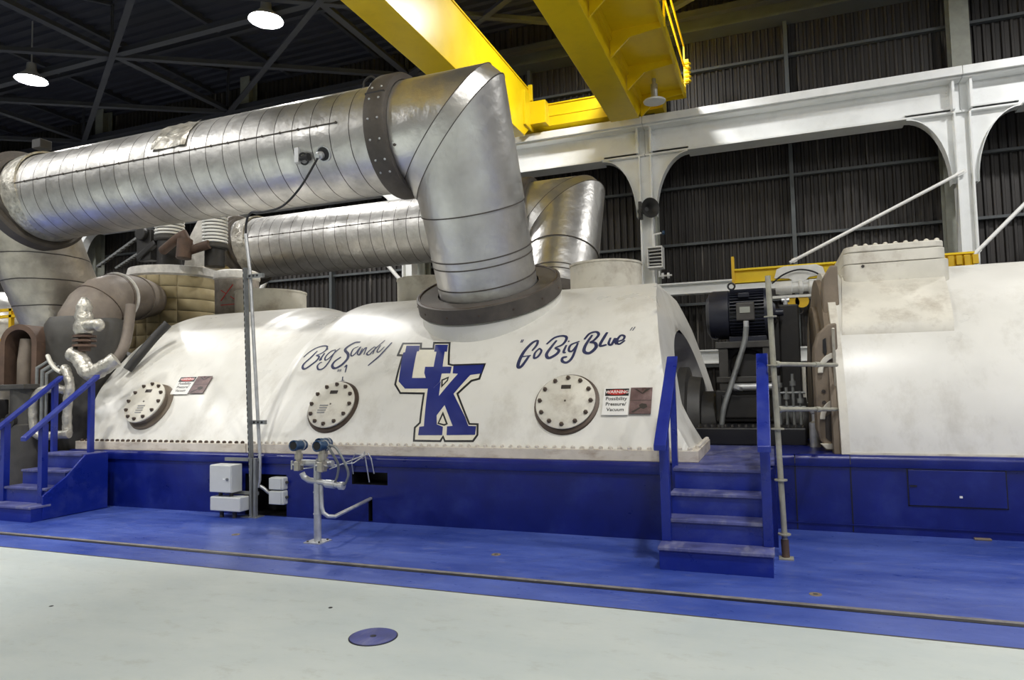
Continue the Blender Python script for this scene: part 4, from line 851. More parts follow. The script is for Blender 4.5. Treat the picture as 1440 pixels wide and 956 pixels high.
# ------------------------------------------------------------------ machinery between casing and generator
mt = thing('electric_motor', 'black finned electric motor with grey terminal box beside the generator', 'motor', (-.4, 10, 2.1))
mx0, mx1, my, mz, mr = -.84, -.06, 9.95, 2.46, .34
mb = MB(); mb.lathe((mx0, my, mz), (1, 0, 0), [(0, 0), (0, .24), (.02, .27), (.05, mr - .01), (.1, mr), (.3, mr), (.31, mr - .03)], 40); mb.build('fan_cowl', M['motor'], mt, smooth=35)
mb = MB(); mb.cyl((mx0 + .3, my, mz), (mx1, my, mz), mr - .04, n=40)
for q in range(44):
    t = 2 * PI * q / 44; d = Vector((0, cos(t), sin(t))); c = Vector((0, my, mz))
    mb.obox(Vector((mx0 + .32, 0, 0)) + c + d * (mr - .02), Vector((mx1 - .02, 0, 0)) + c + d * (mr - .02), .012, .06, d)
mb.build('finned_body', M['motor'], mt, smooth=30)
mb = MB(); mb.lathe((mx1 - .02, my, mz), (1, 0, 0), [(0, mr + .01), (.05, mr + .01), (.06, .2), (.14, .12), (.14, .05), (.24, .05), (.24, 0)], 36); mb.build('end_bell', M['motor'], mt, smooth=35)
mb = MB(); mb.torus((-.5, my, mz + mr + .06), (0, 1, 0), .045, .013, 20, 8); mb.build('lifting_eye', M['black'], mt, smooth=60)
mb = MB(); mb.box(-.43, -.2, my - mr - .12, my - mr + .05, mz - .12, mz + .12); tb_ = mb.build('terminal_box', M['dark2'], mt, bevel=.015)
mb = MB(); mb.box(-.385, -.255, my - mr - .127, my - mr - .118, mz - .02, mz + .06); mb.build('label_plate', M['grey_green'], tb_)
mb = MB(); mb.box(-.40, -.26, my - mr - .02, my - mr + .06, mz + .20, mz + .26); mb.build('top_lug', M['motor'], mt, bevel=.01)
mb = MB(); mb.box(mx0 + .3, mx1, my - .28, my + .28, 2.07, 2.14); mb.build('foot', M['motor'], mt, bevel=.006)
mb = MB(); mb.cyl((-.31, 9.47, 2.33), (-.31, 9.47, 2.25), .035, n=14); mb.build('gland', M['galv'], mt, smooth=40)
mb = MB(); mb.tube(smoothpts([(-.31, 9.47, 2.25), (-.34, 9.46, 2.05), (-.42, 9.42, 1.8), (-.52, 9.36, 1.5), (-.62, 9.3, 1.2), (-.66, 9.28, .95)], 8), .036, 12); tag(mb.build('motor_cable', M['galv_dark'], smooth=60), 'thick grey flexible conduit hanging from motor terminal box', 'cable')
st = thing('motor_stand', 'dark grey machine stand carrying the black motor', 'stand', (-.35, 10, .77))
mb = MB(); mb.box(-.72, .02, 9.55, 10.5, 1.98, 2.07); mb.box(-.72, .02, 9.55, 10.5, 1.52, 1.6); mb.build('shelf', M['dark2'], st, bevel=.01)
for xx, yy in ((-.62, 9.62), (-.06, 9.62), (-.62, 10.4), (-.06, 10.4)):
    mb = MB(); mb.box(xx - .06, xx + .06, yy - .05, yy + .05, .765, 1.98); mb.build('leg', M['dark2'], st, bevel=.006)
mb = MB(); mb.box(-.66, -.02, 9.8, 10.3, 1.6, 1.98); mb.lathe((-.32, 9.85, 1.74), (0, -1, 0), [(0, .24), (.12, .22), (.16, .16), (.16, 0)], 28); mb.build('gearbox', M['dark'], st, smooth=30, bevel=.01)
mb = MB(); mb.box(-.74, .04, 9.5, 10.6, 1.0, 1.42); mb.box(-.66, -.04, 9.46, 9.5, 1.05, 1.36); mb.build('lower_case', M['dark'], st, bevel=.02)
mb = MB(); mb.cyl((-.5, 9.42, 1.46), (-.02, 9.42, 1.46), .05, n=16); mb.cyl((-.46, 9.42, 1.44), (-.44, 9.42, 1.48), .08, n=16); mb.build('hydraulic_cylinder', M['galv'], st, smooth=40)
cc = thing('coupling_cover', 'low black cover over the shaft coupling, behind the right steps', 'cover', (-.3, 9.9, .77))
mb = MB(); mb.box(-.95, .34, 8.75, 11.4, .765, .98); mb.build('tray', M['black'], cc, bevel=.02)
mb = MB(); mb.lathe((-1.3, 10.05, .9), (1, 0, 0), [(0, .32), (.35, .32), (.36, .5), (.62, .5), (.63, .4), (1.7, .4)], 36); mb.build('shaft_guard', M['dark'], cc, smooth=35)
mb = MB(); mb.lathe((-1.25, 10.05, 1.0), (1, 0, 0), [(0, .75), (.12, .75), (.14, .62), (.3, .6), (.3, 0)], 40); mb.build('gland_housing', M['dark2'], cc, smooth=35)
for q in range(16):
    if q == 0: mb = MB(); mb.lathe((-.9, 8.82, .98), (0, 0, 1), [(0, .02), (.03, .02), (.034, 0)], 6); p = mb.build('cover_bolt', M['dark2'], cc)
    else: dup_part(p, (.08 * q, 0, 0))
bs = thing('brush_gear_housing', 'tall narrow black housing between motor and generator', 'housing', (.24, 10.3, .77))
mb = MB(); mb.box(.10, .36, 10.1, 10.6, .98, 2.58); mb.build('casing', M['dark'], bs, bevel=.02)
mb = MB(); mb.cyl((.2, 10.3, 2.58), (.2, 10.3, 2.7), .03, n=12); mb.lathe((.2, 10.3, 2.66), (1, 0, 0), [(-.05, 0), (-.05, .03), (.05, .03), (.05, 0)], 10); mb.build('top_fitting', M['galv'], bs)
mb = MB(); mb.box(.02, .1, 10.0, 10.4, 1.7, 2.4); mb.lathe((.02, 9.98, 2.35), (0, -1, 0), [(0, .06), (.06, .06), (.08, .03), (.08, 0)], 14); mb.build('side_bracket', M['dark'], bs, bevel=.01)
for i, xx in enumerate((.45, .52, .62)):
    mb = MB(); mb.cyl((xx, 13.5, 0), (xx, 13.5, 1.75), .032, n=12); mb.torus((xx, 13.5, 1.1), (0, 0, 1), .035, .012, 14, 6)
    tag(mb.build('standpipe', M['pipewhite'], smooth=40), 'slim pale vertical pipe seen beside the brown generator end', 'pipe', 'slim pale standpipes behind the coupling')
pi_ = thing('oil_pipework', 'cluster of small dark valves and pipes left of the brown generator end', 'pipes', (.2, 9.2, .98))
for i, (xx, z1) in enumerate(((.06, 1.6), (.14, 1.45), (.22, 1.62), (.30, 1.4))):
    mb = MB(); mb.cyl((xx, 9.3, .98), (xx, 9.3, z1), .02, n=10); mb.lathe((xx, 9.3, z1 - .15), (0, 0, 1), [(0, .02), (0, .04), (.06, .04), (.06, .02)], 12); mb.build('riser', M['galv_dark'], pi_, smooth=40)
for z in (1.2, 1.38):
    mb = MB(); mb.cyl((-.0, 9.3, z), (.36, 9.3, z), .018, n=10); mb.build('crosspipe', M['galv_dark'], pi_, smooth=40)
mb = MB(); mb.cyl((.42, 8.6, .775), (.42, 8.6, 1.05), .06, n=18); mb.lathe((.42, 8.6, 1.05), (0, 0, 1), [(0, .06), (.02, .03), (.1, .03), (.12, .05), (.15, .05), (.15, 0)], 16); tag(mb.build('oil_valve', M['galv'], smooth=35), 'small bright valve standing at the foot of brown generator end', 'valve')

# scaffold pole with two cross tubes
sp = thing('scaffold_pole', 'weathered upright scaffold pole on base plate beside the right steps', 'pole', (.04, 6.53, 0))
a, b = Vector((.035, 6.53, .01)), Vector((-.012, 6.6, 2.51))
P_ = lambda z: a + (b - a) * ((z - .01) / 2.5)
mb = MB(); mb.cyl(a, b, .0245, n=18); mb.build('upright', M['tube'], sp, smooth=40)
mb = MB(); mb.box(-.02, .10, 6.45, 6.57, 0, .01); mb.build('base_plate', M['tube'], sp)
mb = MB(); mb.cyl((.036, 6.53, .01), P_(.16), .033, n=16); mb.build('jack_sleeve', M['rust'], sp, smooth=40)
for z in (.2, .67, 1.12, 1.69, 2.13):
    mb = MB(); mb.lathe(P_(z), (0, 0, 1), [(0, .025), (0, .055), (.012, .055), (.012, .025)], 18); mb.build('rosette', M['tube'], sp)
for z, e in ((1.705, (.62, 7.9, 1.70)), (1.30, (.60, 7.9, 1.235))):
    mb = MB(); mb.cyl(P_(z), e, .021, n=14); d = (Vector(e) - P_(z)).normalized(); mb.cyl(P_(z) + d * .02, P_(z) + d * .09, .03, n=14); mb.cyl(P_(z) + d * .9, P_(z) + d * 1.0, .028, n=14); mb.build('cross_tube', M['tube'], sp, smooth=40)

# slotted steel post
sl = thing('slotted_post', 'tall slotted steel angle post in front of the casing joint', 'post', (-6.08, 6.8, 0))
pa_, pb_ = Vector((-6.07, 6.79, .012)), Vector((-6.235, 6.83, 3.11)); d = (pb_ - pa_)
mb = MB(); mb.obox(pa_, pb_, .008, .07, (1, 0, 0)); mb.obox(pa_ + Vector((.036, -.03, 0)), pb_ + Vector((.036, -.03, 0)), .07, .008, (1, 0, 0)); mb.build('angle_bar', M['galv_dark'], sl)
c = pa_ + d * (.6 / 44) + Vector((0, -.0345, 0)); mb = MB(); mb.box(c.x - .006, c.x + .03, c.y - .005, c.y + .002, c.z - .02, c.z + .02); s0_ = mb.build('slot', M['black'], sl)
for k in range(1, 44): dup_part(s0_, d * (k / 44))
mb = MB(); mb.box(-6.2, -5.95, 6.72, 6.86, 0, .012); mb.build('foot_plate', M['galv_dark'], sl)
for z, w in ((3.0, .26), (1.16, .22)):
    c = pa_ + d * (z / 3.11); mb = MB(); mb.box(c.x + .03, c.x + .03 + w, c.y - .02, c.y + .02, z - .025, z + .025)
    for q in range(3): mb.mat(1).box(c.x + .07 + q * .06, c.x + .1 + q * .06, c.y - .022, c.y - .0195, z - .012, z + .012)
    mb.mat(0).build('bracket_arm', [M['galv_dark'], M['black']], sl)
mb = MB(); mb.tube([(-6.02, 6.82, .36), (-5.99, 6.82, .45), (-5.985, 6.82, .75), (-6.175, 6.85, 3.1), (-6.25, 6.86, 3.56)], .022, 12)
tag(mb.build('conduit_riser', M['galv'], smooth=50), 'thin pale conduit rising beside the slotted post to the cable', 'conduit')

# enclosures by the post
fr = thing('strut_frame', 'grey strut frame standing behind the two grey enclosures', 'frame', (-6.2, 6.82, 0))
for xx in (-6.06, -6.0):
    mb = MB(); mb.box(xx - .018, xx + .018, 6.74, 6.78, 0, .72); mb.build('upright', M['galv_dark'], fr)
for z_ in (.68, .27):
    mb = MB(); mb.box(-6.5, -5.98, 6.775, 6.80, z_, z_ + .04); mb.build('crossbar', M['galv_dark'], fr)
e1 = thing('control_box', 'larger grey control box with round lock, upper of two on the strut frame', 'box', (-6.37, 6.66, .31))
mb = MB(); mb.box(-6.555, -6.215, 6.59, 6.77, .315, .65); mb.build('body', M['box'], e1, bevel=.008)
mb = MB(); mb.box(-6.55, -6.22, 6.58, 6.592, .32, .645); dr = mb.build('door', M['box'], e1, bevel=.006)
mb = MB(); mb.lathe((-6.27, 6.582, .48), (0, -1, 0), [(0, .018), (.012, .018), (.014, .01), (.014, 0)], 16); mb.build('lock', M['galv_dark'], dr)
mb = MB(); mb.box(-6.34, -6.31, 6.5785, 6.581, .472, .49); mb.build('label_plate', M['white2'], dr)
for xx in (-6.47, -6.3):
    mb = MB(); mb.cyl((xx, 6.68, .262), (xx, 6.68, .318), .025, n=12); mb.build('gland', M['dark2'], e1, smooth=40)
e2 = thing('control_box', 'flat grey enclosure directly below the larger control box', 'box', (-6.32, 6.66, .09))
mb = MB(); mb.box(-6.553, -6.09, 6.59, 6.76, .09, .262); mb.build('body', M['box'], e2, bevel=.012)
for xx in (-6.45, -6.25):
    mb = MB(); mb.cyl((xx, 6.68, .0), (xx, 6.68, .095), .025, n=12); mb.build('gland', M['dark2'], e2, smooth=40)
for z0, z1, lab in ((.335, .485, 'small grey junction box in dark plinth opening, upper one'), (.155, .325, 'small grey junction box in dark plinth opening, lower one')):
    j = thing('junction_box', lab, 'box', (-5.735, 6.85, z0)); mb = MB(); mb.box(-5.84, -5.63, 6.82, 6.94, z0, z1); mb.build('body', M['box'], j, bevel=.015)
    mb = MB(); mb.box(-5.84, -5.66, 6.808, 6.822, z0 + .006, z1 - .006); mb.build('lid', M['box'], j, bevel=.006)
    mb = MB(); mb.cyl((-5.63, 6.87, z0 + .09), (-5.6, 6.87, z0 + .09), .016, n=10); mb.build('gland', M['dark2'], j)
mb = MB(); mb.tube(smoothpts([(-6.0, 6.84, .37), (-5.95, 6.86, .335), (-5.88, 6.88, .28), (-5.78, 6.9, .27)]), .022, 10); tag(mb.build('conduit', M['galv'], smooth=60), 'short bent conduit between slotted post and small junction boxes', 'conduit')

# ------------------------------------------------------------------ transmitter stand
ts = thing('transmitter_stand', 'galvanised pipe stand on base plate in front of the plinth', 'stand', (-4.43, 5.89, 0))
mb = MB(); mb.cyl((-4.43, 5.89, .012), (-4.43, 5.89, .80), .038, n=22); mb.build('post', M['galv'], ts, smooth=40)
mb = MB(); mb.box(-4.53, -4.33, 5.79, 5.99, 0, .012); bp_ = mb.build('base_plate', M['galv'], ts)
for xx, yy in ((-4.5, 5.82), (-4.36, 5.82), (-4.5, 5.96), (-4.36, 5.96)):
    mb = MB(); mb.lathe((xx, yy, .012), (0, 0, 1), [(0, .012), (.012, .012), (.014, 0)], 6); mb.build('anchor_bolt', M['dark2'], bp_)
for z in (.28, .5):
    mb = MB(); mb.lathe((-4.43, 5.89, z), (0, 0, 1), [(0, .039), (0, .044), (.012, .044), (.012, .039)], 22); mb.build('clip', M['galv'], ts)
mb = MB(); mb.cyl((-4.64, 5.89, .80), (-4.24, 5.89, .80), .034, n=18); mb.build('crossbar', M['galv'], ts, smooth=40)
txp = None
def transmitter(x, y, z, label):
    t = thing('pressure_transmitter', label, 'transmitter', (x, y, z - .26), 'pressure transmitters on the pipe stand')
    ax = Vector((.05, -.99, .05)).normalized(); c = Vector((x, y, z))
    mb = MB(); mb.lathe(c, ax, [(-.095, 0), (-.095, .05), (-.08, .056), (-.05, .056), (-.045, .05), (.045, .05), (.05, .056), (.09, .056), (.098, .048), (.09, .04), (.09, 0)], 28); hd = mb.build('head', M['tx_blue'], t, smooth=35)
    mb = MB(); mb.lathe(c + ax * .0905, ax, [(0, .039), (.003, .039), (.003, 0)], 20); mb.build('window', M['black'], hd)
    mb = MB(); mb.lathe(c - ax * .0, ax, [(-.045, .051), (-.045, .058), (-.03, .058), (-.03, .051)], 24); mb.build('ring', M['galv'], hd)
    mb = MB(); mb.cyl((x, y, z - .16), (x, y, z - .04), .03, n=16); mb.lathe((x, y, z - .14), (0, 0, 1), [(0, .03), (0, .042), (.06, .042), (.06, .03)], 18); mb.build('neck', M['brass'], t, smooth=40)
    mb = MB(); mb.box(x - .03, x + .03, y - .045, y + .045, z - .26, z - .16); mb.box(x - .036, x + .036, y - .03, y + .03, z - .25, z - .18); mb.build('sensor_body', M['brass'], t, bevel=.006)
    mb = MB(); mb.cyl((x - .08, y, z - .20), (x + .06, y, z - .20), .011, n=10); mb.cyl((x - .085, y, z - .25), (x - .085, y, z - .16), .012, n=10); mb.build('manifold_valve', M['galv'], t, smooth=40)
    return t
t1 = transmitter(-4.625, 5.84, .985, 'blue-headed pressure transmitter alone on left end of the pipe stand')
t2 = dup(t1, (.275, .05, .02), 'blue-headed pressure transmitter in middle of the stand, half hidden by the next')
t3 = dup(t1, (.335, -.06, .005), 'blue-headed pressure transmitter at right end of the pipe stand with looping cables')
mb = MB(); mb.tube([(-4.60, 5.86, .70), (-4.585, 5.87, .66), (-4.53, 5.88, .625), (-4.38, 5.88, .61), (-4.22, 5.87, .59), (-4.12, 5.86, .585)], .03, 14); mb.lathe((-4.25, 5.872, .595), (1, 0, -.05), [(-.06, .03), (-.06, .042), (.05, .042), (.05, .03)], 16); mb.lathe((-4.12, 5.86, .585), (1, 0, 0), [(-.02, .04), (.03, .04), (.03, 0)], 14)
tag(mb.build('conduit_elbow', M['galv'], smooth=40), 'thick galvanised conduit elbow curving round the pipe stand', 'conduit')
mb = MB(); mb.tube([(-4.375, 5.88, .60), (-4.37, 5.88, .36), (-4.35, 5.88, .30), (-4.31, 5.9, .265), (-4.26, 5.95, .255), (-4.45, 6.93, .27)], .02, 12)
tag(mb.build('drain_conduit', M['galv'], smooth=50), 'thin pale conduit bending from the stand foot to the plinth slot', 'conduit')
for pts, lab in (([(-4.22, 5.78, .99), (-4.17, 5.80, .9), (-4.14, 5.84, .8), (-4.16, 5.86, .7), (-4.19, 5.865, .63)], 'inner grey cable loop at right of the transmitters'),
                 ([(-4.2, 5.78, 1.0), (-4.12, 5.78, .97), (-4.05, 5.8, .85), (-4.02, 5.84, .72), (-4.06, 5.86, .62), (-4.10, 5.86, .59)], 'outer grey cable loop at right of the transmitters')):
    mb = MB(); mb.tube(smoothpts(pts, 7), .013, 10); tag(mb.build('cable_loop', M['galv_dark'], smooth=60), lab, 'cable')
for i, (pts, lab) in enumerate((([(-4.58, 5.86, .745), (-4.2, 6.2, .77), (-4.45, 6.86, .80), (-4.40, 6.85, .74), (-4.395, 6.90, .56)], 'lowest thin impulse tube running from transmitters to the plinth'), ([(-4.30, 5.92, .74), (-4.32, 6.5, .80), (-4.50, 6.86, .815), (-4.47, 6.85, .7), (-4.46, 6.90, .46)], 'middle thin impulse tube running from transmitters to the plinth'),
                     ([(-4.24, 5.9, .76), (-4.2, 6.4, .83), (-4.62, 6.86, .79), (-4.66, 6.84, .7), (-4.68, 6.90, .55)], 'highest thin impulse tube running from transmitters to the plinth'))):
    mb = MB(); mb.tube(pts, .007, 8); tag(mb.build('impulse_tube', M['galv'], smooth=60), lab, 'tube')

# floor fittings
fc = thing('floor_cover', 'round blue access cover with centre hole in the pale floor', 'cover', (-2.44, 3.805, 0))
mb = MB(); mb.lathe((-2.44, 3.805, 0), (0, 0, 1), [(0, .155), (.003, .155), (.003, .148)], 48); mb.build('rim', M['black'], fc)
mb = MB(); mb.lathe((-2.44, 3.805, 0), (0, 0, 1), [(.001, .148), (.006, .148), (.0065, .02), (.0065, 0)], 48); mb.build('lid', M['blue_tread'], fc)
mb = MB(); mb.lathe((-2.44, 3.805, .0066), (0, 0, 1), [(0, .02), (.001, .02), (.001, 0)], 18); mb.build('centre_hole', M['black'], fc)
for x, y, lab in ((-5.53, 5.93, 'small metal floor plug left of the transmitter stand'), (-2.47, 5.93, 'small metal floor plug between the transmitter stand and the right steps'), (.22, 5.52, 'small metal floor plug right of the right steps'), (-.02, 5.30, 'x')):
    if lab == 'x': continue
    fp = thing('floor_plug', lab, 'plug', (x, y, 0))
    mb = MB(); mb.lathe((x, y, 0), (0, 0, 1), [(0, .045), (.004, .043), (.004, .025), (.002, .022), (.002, 0)], 24); mb.build('ring', M['tan'], fp)
    mb = MB(); mb.lathe((x, y, .0021), (0, 0, 1), [(0, .018), (.003, .016), (.003, 0)], 16); mb.build('cap', M['dark2'], fp)
for x, y in ((-1.0, 3.28), (-3.05, 4.2), (-5.1, 3.6), (-1.2, 3.15)):
    mb = MB(); mb.lathe((x, y, 0), (0, 0, 1), [(0, .016), (.002, .014), (.002, 0)], 9); tag(mb.build('floor_speck', M['black']), 'tiny black speck on the pale floor', 'speck', 'black specks on the pale floor')

# ================================================================== STEAM END AT THE LEFT
NEAR = lambda p: Vector((-9.775, 7.225, 1.94)) + .89 * (Vector(p) - Vector((-11.5, 8.5, 2.0)))   # the steam-end pipework, set down left of the casing
MB.XF = NEAR
ip = thing('steam_chest', 'brown lagged inlet elbow and steam chest left of the white casings', 'pipe', (-11.9, 8.9, .8))
MB.XF = None
pts0 = [(-9.9, 9.05, 3.28)] + [(-11.35 - .72 * sin(rad(q)), 9.0, 2.60 + .72 * cos(rad(q))) for q in range(0, 91, 15)] + [(-12.07, 8.95, 2.3)]
pts = [(-10.08, 7.56, 2.1), (-10.06, 7.56, 2.45), (-10.05, 7.60, 2.68), (-10.05, 7.70, 2.88), (-10.05, 7.86, 3.03), (-10.07, 8.06, 3.11), (-10.14, 8.3, 3.15), (-10.55, 8.85, 3.22), (-10.95, 9.35, 3.29), (-11.3, 9.8, 3.34)]
mb = MB(); mb.tube(pts, [.47, .44, .42, .40, .39, .385, .385, .385, .36, .33], 36); mb.build('elbow', M['brownpipe'], ip, smooth=40)
dq = Vector((-.3, 1, .12)).normalized(); mb = MB(); mb.torus((-10.08, 8.1, 3.12), dq, .385, .03, 40, 10); mb.build('white_band', M['whitewrap'], ip, smooth=60)
mb = MB(); mb.torus((-10.07, 8.02, 3.10), dq, .388, .014, 40, 8); mb.torus((-10.05, 7.78, 2.96), (0, .7, .7), .395, .01, 40, 8); mb.build('joint_wire', M['bolt_dark'], ip, smooth=60)
mb = MB(); mb.lathe((-10.36, 8.6, 3.185), Vector((-.6, .8, .1)), [(0, .385), (.01, .40), (.3, .395), (.32, .38)], 36); mb.build('lagging_joint', M['brownpipe'], ip, smooth=40)
MB.XF = NEAR
mb = MB(); mb.lathe((-11.9, 8.95, .77), (0, 0, 1), [(-.25, .5), (.1, .6), (1.0, .62), (1.7, .64), (2.0, .62), (2.12, .55)], 40); mb.build('chest', M['dark2'], ip, smooth=40)
mb = MB(); mb.tube([(-12.55, 8.55, 2.62), (-12.0, 8.42, 2.66), (-11.5, 8.5, 2.62)], .02, 8); mb.lathe((-12.0, 8.42, 2.66), (0, -1, 0), [(0, .06), (.03, .06), (.03, 0)], 14); mb.build('strap', M['rust'], ip, smooth=50)
MB.XF = None
bl = thing('lagged_drum', 'yellow quilted insulation blanket wrapped round a turbine drum', 'insulation', (-11.55, 10.6, 2.4))
mb = MB(); mb.lathe((-11.5, 10.6, 2.3), (0, 0, 1), [(-.5, .80), (-.4, .87), (1.5, .88), (1.56, .85)], 48); mb.build('blanket', M['quilt'], bl, smooth=40)
mb = MB(); mb.lathe((-11.5, 10.6, 3.82), (0, 0, 1), [(0, .87), (.04, .90), (.2, .86), (.23, .7), (.23, 0)], 48); mb.build('white_top_band', M['whitewrap'], bl, smooth=40)
g2 = thing('lagged_drum', 'grey wrapped drum with white top right of the yellow blanket', 'insulation', (-9.5, 10.2, 2.6))
mb = MB(); mb.lathe((-9.5, 10.2, 2.6), (0, 0, 1), [(0, .38), (1.05, .40), (1.12, .38)], 40); mb.build('wrap', M['greywrap'], g2, smooth=40)
mb = MB(); mb.lathe((-9.5, 10.2, 3.6), (0, 0, 1), [(0, .38), (.04, .42), (.17, .41), (.2, .35), (.2, 0)], 40); mb.build('white_top_band', M['whitewrap'], g2, smooth=40)
mb = MB()
for p0, p1 in (((-9.28, 9.86, 3.5), (-9.5, 9.795, 3.2)), ((-9.5, 9.795, 3.4), (-9.22, 9.9, 3.2)), ((-9.5, 9.795, 3.12), (-9.22, 9.9, 3.14))): mb.obox(Vector(p0) + Vector((0, -.005, 0)), Vector(p1) + Vector((0, -.005, 0)), .014, .014)
mb.build('red_mark', M['ink_red'], g2)
for x, z0, n, r_, lab, y in ((-11.5, 4.72, 5, .29, 'pale coil spring stack nearer the left edge under the front pipe', 10.45), (-10.3, 4.45, 9, .25, 'taller pale coil spring stack beside the rear pipe end', 10.45)):
    s_ = thing('spring_support', lab, 'spring', (x, y, 4.0))
    mb = MB()
    for q in range(n): mb.torus((x, y, z0 + .04 + q * .068), (0, 0, 1), r_ - .03, .026, 28, 8)
    mb.build('spring', M['white2'], s_, smooth=60)
    mb = MB(); mb.lathe((x, y, z0 - .1), (0, 0, 1), [(0, 0), (0, r_ - .03), (.03, r_), (.1, r_), (.1, r_ - .06), (.1 + n * .068, r_ - .06)], 28); mb.build('seat', M['dark2'], s_, smooth=40)
    mb = MB(); mb.cyl((x, y, 4.0), (x, y, z0 - .1), r_ - .06, n=22); mb.build('body', M['dark'], s_, smooth=40)
lk = thing('valve_linkage', 'brown valve linkage arm between the two spring stacks', 'linkage', (-10.6, 10.1, 4.1))
mb = MB(); mb.tube([(-11.3, 10.1, 4.35), (-10.85, 10.05, 4.55), (-10.7, 10.05, 4.6), (-10.55, 10.1, 4.3), (-10.2, 10.2, 4.4)], .09, 12); mb.build('lever', M['rust'], lk, smooth=40)
mb = MB(); mb.cyl((-10.62, 9.98, 4.12), (-10.62, 10.02, 4.5), .14, n=16); mb.build('pivot', M['rust'], lk, smooth=40)
lk2 = thing('valve_linkage', 'dark valve linkage bracket left of the shorter spring stack', 'linkage', (-12.1, 10.4, 4.1))
mb = MB(); mb.box(-12.25, -11.85, 10.3, 10.5, 4.25, 4.9); mb.lathe((-12.05, 10.28, 4.8), (0, -1, 0), [(0, .14), (.08, .14), (.08, 0)], 18); mb.obox((-12.2, 10.3, 4.3), (-11.7, 10.3, 4.6), .1, .12); mb.build('bracket', M['dark'], lk2, bevel=.02)
for p0, p1, lab in (((-13.5, 10.4, 4.25), (-12.15, 10.4, 4.86), 'upper slanting chain rod left of the spring stacks'), ((-12.95, 10.4, 4.17), (-12.1, 10.4, 4.52), 'lower slanting chain rod left of the spring stacks')):
    mb = MB(); mb.obox(p0, p1, .05, .05)
    for q in range(12): c = Vector(p0) + (Vector(p1) - Vector(p0)) * ((q + .5) / 12); mb.mat(1).obox(c - Vector((.02, 0, .03)), c + Vector((.02, 0, -.03)), .07, .02)
    mb.mat(0); tag(mb.build('linkage_rod', [M['galv_dark'], M['dark']]), lab, 'rod')
mb = MB(); mb.prism([(-11.8, 11.1, 4.2), (-11.72, 11.1, 4.75), (-11.42, 11.1, 5.2), (-10.9, 11.1, 5.25), (-10.9, 11.1, 4.2)], (0, .08, 0)); tag(mb.build('lagging_board', M['whitewrap'], bevel=.01), 'white insulation board standing between the two spring stacks', 'board')
mb = MB(); mb.box(-13.6, -9.5, 7.0, 12.4, 0, .72); tag(mb.build('foundation_block', M['dark'], bevel=.02), 'dark grey foundation block behind the left steps', 'foundation')
mb = MB(); mb.lathe((-13.2, 10.3, 1.5), (1, 0, 0), [(0, .7), (.1, .95), (2.2, 1.0), (3.2, .95), (3.5, .7), (3.5, 0)], 40); tag(mb.build('turbine_cylinder', M['dark'], smooth=40), 'dark lagged turbine cylinder behind the brown elbow', 'turbine')
# rusty horseshoe duct on a grey valve stand
MB.XF = NEAR
ru = thing('horseshoe_duct', 'rusty arched duct open at front, beside the brown steam chest', 'duct', (-12.15, 8.15, 1.75))
dv = Vector((-.28, .96, 0)); sv = Vector((.96, .28, 0)); c0 = Vector((-12.3, 8.05, 2.42))
def arch(rr, n=14): return [c0 + sv * (-rr) + Vector((0, 0, -.68))] + [c0 + sv * (-rr * cos(PI * q / n)) + Vector((0, 0, rr * sin(PI * q / n))) for q in range(n + 1)] + [c0 + sv * rr + Vector((0, 0, -.68))]
o_, i_ = arch(.33), arch(.24); mb = MB(); mb.grid([[p + dv * .62 for p in o_], o_, i_, [p + dv * .62 for p in i_]]); mb.build('hood', M['rust'], ru, smooth=40)
mb = MB(); mb.tube([c0 + dv * .2 + Vector((0, 0, .08)), c0 + dv * .15 + Vector((0, 0, -.3)), c0 + dv * .15 + Vector((0, 0, -.68))], .11, 14); mb.build('inner_pipe', M['brownpipe'], ru, smooth=40)
mb = MB(); mb.add([p + dv * .6 for p in i_], [tuple(range(len(i_)))]); mb.build('back_plate', M['dark'], ru)
vs = thing('valve_stand', 'grey valve body on flange under the rusty duct, behind left steps', 'valve', (-12.0, 8.1, .0))
mb = MB(); mb.box(-12.55, -11.7, 7.75, 8.4, 1.66, 1.74); mb.build('flange', M['dark2'], vs, bevel=.01)
mb = MB(); mb.lathe((-12.0, 8.05, .78), (0, 0, 1), [(-.93, .3), (.3, .3), (.32, .26), (.88, .26)], 28); mb.build('body', M['dark2'], vs, smooth=40)
mb = MB(); mb.lathe((-12.02, 7.85, 1.15), (0, -1, 0), [(0, .12), (.1, .12), (.12, .05), (.2, .05), (.2, 0)], 18); mb.build('actuator', M['dark'], vs, smooth=40)
for q, (xx, z0, z1, r_) in enumerate(((-11.62, .78, 1.95, .03), (-11.52, .78, 1.9, .022), (-11.75, .78, 2.0, .025))):
    mb = MB(); mb.tube([(xx, 8.0, z0), (xx, 8.0, z1), (xx + .15, 8.1, z1 + .12)], r_, 10); mb.torus((xx, 8.0, z1 - .3), (0, 0, 1), r_ + .005, .012, 14, 6)
    tag(mb.build('instrument_pipe', M['galv_dark'], smooth=40), 'thin dark upright instrument pipe beside the grey valve stand', 'pipe', 'thin instrument pipes by the valve stand')
mb = MB(); mb.box(-12.75, -12.25, 7.6, 7.9, 1.05, 1.5); mb.cyl((-12.5, 7.6, 1.35), (-12.5, 7.5, 1.35), .1, n=18); tag(mb.build('valve_positioner', M['dark'], bevel=.02), 'dark boxy valve positioner behind the left handrail', 'valve')
